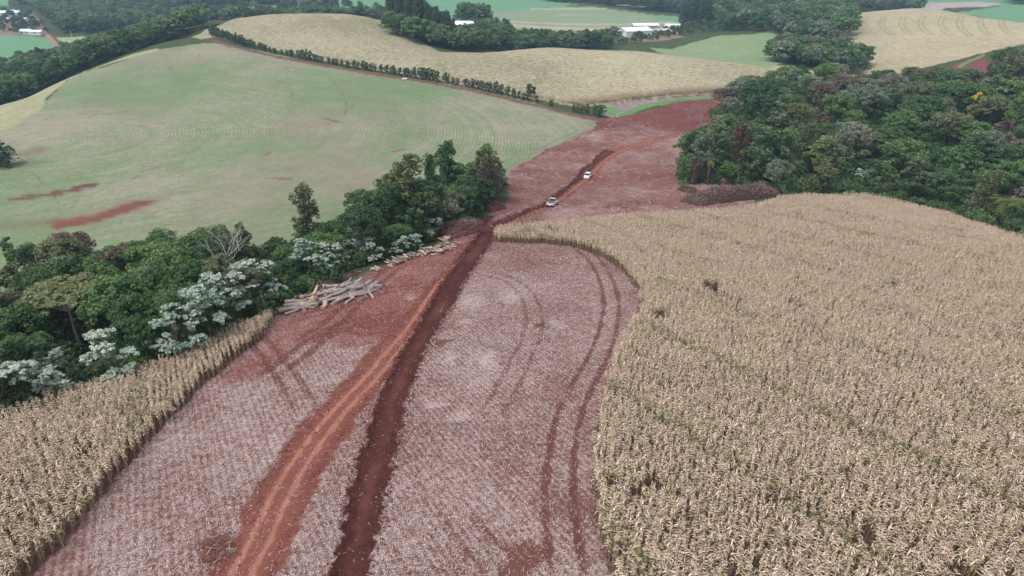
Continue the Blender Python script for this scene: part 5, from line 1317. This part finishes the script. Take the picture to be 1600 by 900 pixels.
    for sg in (-1, 1):
        mb = MB(); mb.box((xr - .01 if pick_ else xr + .04, sg * (W - .08), zl), (.08, .16, .32 if pick_ else .2)); mb.build('tail_light', M_TAIL, o)
        mb = MB(); mb.box((Lh - .09, sg * W * .66, z0 + .36), (.14, .34, .15)); mb.build('headlight', M_HEAD, o)
        for x in wx: wheel(o, x, sg * (W - .10), rw, .24)
    return o
vehicle('pickup', 862.5, 320, 878, 305, M_SILVER, 'silver pickup truck with a black load bed driving along the dirt road', 'pickup truck', 'pickup_truck')
vehicle('car', 919, 275, 934, 258, M_WHITE, 'white car ahead of the pickup on the dirt road', 'car', 'white_car')

# ------------------------------------------------------------------ farm buildings
M_WALL = plain('white_wall', (.66, .67, .68), .8, .1, var=.06); M_WALLD = plain('grey_plank_wall', (.40, .36, .34), .85, .1, var=.15); M_ROOFW = plain('light_metal_roof', (.74, .75, .77), .45, .3, var=.06, scale=1); M_ROOFG = plain('grey_metal_roof', (.50, .51, .53), .5, .3, var=.12, scale=1); M_ROOFT = plain('tile_roof', (.36, .2, .15), .8, .1, var=.2)  # sheds, doors and window frames share one even grey plank tone
M_DARKO = plain('opening_shade', (.03, .03, .035), .7, .1)  # near-black colour painted as the shade inside an open doorway
def building(px, py, Y, az, L, W, hw, hr, wall, roof, label, name='house', nd=1, nw=3, cat='house'):
    x, y = P(px, py, Y); o = empty(name, (x, y, gz(x, y) - .3), az); tag(o, label, cat); hw += .3
    mb = MB(); l, w = L / 2, W / 2
    mb.add([(-l, -w, 0), (l, -w, 0), (l, w, 0), (-l, w, 0), (-l, -w, hw), (l, -w, hw), (l, w, hw), (-l, w, hw), (-l, 0, hw + hr), (l, 0, hw + hr)], [(0, 1, 5, 4), (2, 3, 7, 6), (1, 2, 6, 9, 5), (3, 0, 4, 8, 7), (4, 5, 9, 8), (6, 7, 8, 9)]); mb.build('wall', wall, o)
    e, t = .5, .12
    for sg in (-1, 1):
        mb = MB(); ze = hw - hr * e / w
        a = [(-l - e, sg * (w + e), ze + .02), (l + e, sg * (w + e), ze + .02), (l + e, 0, hw + hr + .02), (-l - e, 0, hw + hr + .02)]
        if sg > 0: a = [a[1], a[0], a[3], a[2]]
        mb.hexa(a + [(p, q, s + t) for p, q, s in a]); mb.build('roof', roof, o)
    for i in range(nw):
        xx = -l + L * (i + .6) / (nw + .2)
        for sg in (-1, 1):
            mb = MB(); mb.box((xx, sg * (w + .02), hw * .6), (1.3, .08, 1.1)); f = mb.build('window', M_WALLD, o); mb = MB(); mb.box((xx, sg * (w + .065), hw * .6), (1.1, .03, .9)); mb.build('pane', M_GLASS, f)
    for i in range(nd):
        mb = MB(); dh = min(hw * .78, 4.0 if L > 15 else 2.2); mb.box((-l - .03, (i - (nd - 1) / 2) * 4, dh / 2), (.08, 3.2 if L > 15 else 1.1, dh)); mb.build('door', M_DARKO if L > 15 else M_WALLD, o)  # long buildings get a solid panel painted as the doorway's inner shade
    return o
B = building
B(990, 59, 610, .35, 24, 18, 6.5, 2.2, M_WALL, M_ROOFW, 'big white barn with a light roof standing on red earth', 'barn', 1, 2, 'barn')
B(1008, 46, 690, 0, 24, 9, 3, 1.6, M_WALLD, M_ROOFW, 'long low shed with a pale roof behind the white barn', 'shed', 2, 3, 'shed')
B(993, 50, 660, .1, 16, 8, 3, 1.5, M_WALL, M_ROOFW, 'house with a light roof close behind the white barn', 'house')
B(1012, 54, 640, .2, 8, 6, 2.6, 1.3, M_WALL, M_ROOFG, 'small house with a grey roof right of the white barn')
B(1029, 58, 615, .5, 18, 10, 3.2, 2.0, M_WALLD, M_ROOFG, 'grey-roofed shed half hidden in trees right of the white barn', 'shed', 1, 2, 'shed')
B(1050, 52, 655, -.2, 13, 9, 3, 1.8, M_WALL, M_ROOFW, 'white house under the square tree stand')
B(719, 52, 560, .25, 20, 10, 3.6, 1.6, M_WALLD, M_ROOFW, 'nearest metal-roofed farm shed beside the plantation', 'shed', 1, 2, 'shed')
B(722, 46, 590, .1, 24, 8, 3.4, 1.5, M_WALL, M_ROOFW, 'second long metal-roofed farm shed beside the plantation', 'shed', 1, 2, 'shed')
B(726, 40, 620, 0, 12, 8, 3.2, 1.6, M_WALLD, M_ROOFG, 'farm house with a grey roof behind the two long sheds')
B(735, 49, 575, -.3, 12, 6, 2.8, 1.2, M_WALL, M_ROOFW, 'small pale-roofed outbuilding right of the long farm sheds', 'shed', 1, 1, 'shed')
B(46, 50, 660, .0, 14, 8, 3, 1.4, M_WALL, M_ROOFW, 'pale-roofed house above the green field, upper left'); B(58, 52, 655, -.1, 12, 6, 2.8, 1.2, M_WALL, M_ROOFW, 'low pale-roofed shed right of the house above the green field', 'shed', 1, 1, 'shed')
B(8, 22, 840, .1, 34, 14, 4, 2, M_WALL, M_ROOFW, 'long white-roofed barn at the upper left border', 'barn', 1, 3, 'barn'); B(18, 34, 770, -.4, 11, 8, 3, 1.5, M_WALL, M_ROOFW, 'white house below the long barn, upper left'); B(37, 33, 775, .1, 9, 7, 2.8, 1.4, M_WALL, M_ROOFG, 'grey-roofed house near the lane, upper left'); B(20, 18, 870, 0, 8, 7, 3, 1.4, M_WALL, M_ROOFW, 'small white house behind the long barn, upper left'); B(2, 43, 715, .2, 10, 7, 2.8, 1.4, M_WALL, M_ROOFG, 'grey-roofed house cut by the left border')
# white crate by the hedge, marker posts
x, y = at(632, 125); o = empty('feed_trough', (x, y, gz(x, y)), .25); tag(o, 'white trough standing at the foot of the hedge row', 'trough')
mb = MB()
for c, d in (((0, 0, .35), (2.2, 1.0, .1)), ((0, -.5, .62), (2.2, .1, .5)), ((0, .5, .62), (2.2, .1, .5)), ((-1.05, 0, .62), (.1, .9, .5)), ((1.05, 0, .62), (.1, .9, .5))): mb.box(c, d)
mb.build('tub', M_WHITE, o)
for xx in (-.8, .8): mb = MB(); mb.box((xx, 0, .15), (.12, .9, .3)); mb.build('leg', M_RIM, o)
def post(px, py, Y, h, w, mat, label):
    x, y = at(px, py) if Y is None else P(px, py, Y); o = empty('marker_post', (x, y, gz(x, y) - .2)); tag(o, label, 'post'); mb = MB(); mb.tube([(0, 0, 0), (0, 0, h)], [w, w * .9], 8); mb.build('shaft', mat, o); mb = MB(); mb.tube([(0, 0, h), (0, 0, h + w * .8)], [w * 1.15, w * .5], 8); mb.build('cap', mat, o)
post(964, 184, None, 1.9, .10, M_WALL, 'white marker post at the end of the green verge'); post(937, 13, 1000, 9, .5, plain('yellow_paint', (.6, .42, .08), .5), 'tall yellow post on top of the striped field'); post(930, 197, None, 1.5, .06, M_WALL, 'pale post at the corner of the seeded field'); post(112, 56, 640, 5, .18, M_WALL, 'pale pole at the edge of the valley forest')
# ------------------------------------------------------------------ air
zmin = float(GZ.min()) - 1
mb = MB(); mb.box((0, 1500, (zmin + CAMZ + 2) / 2), (13000, 4600, CAMZ + 2 - zmin))
hm = bpy.data.materials.new('haze'); hm.use_nodes = True; ht = hm.node_tree; ht.nodes.remove(ht.nodes['Principled BSDF'])
pv = ht.nodes.new('ShaderNodeVolumePrincipled'); pv.inputs['Density'].default_value = .00021; pv.inputs['Color'].default_value = (.50, .74, 1.0, 1); pv.inputs['Anisotropy'].default_value = .2
ht.links.new(pv.outputs[0], ht.nodes['Material Output'].inputs['Volume'])
tag(mb.build('haze', hm), kind='stuff')
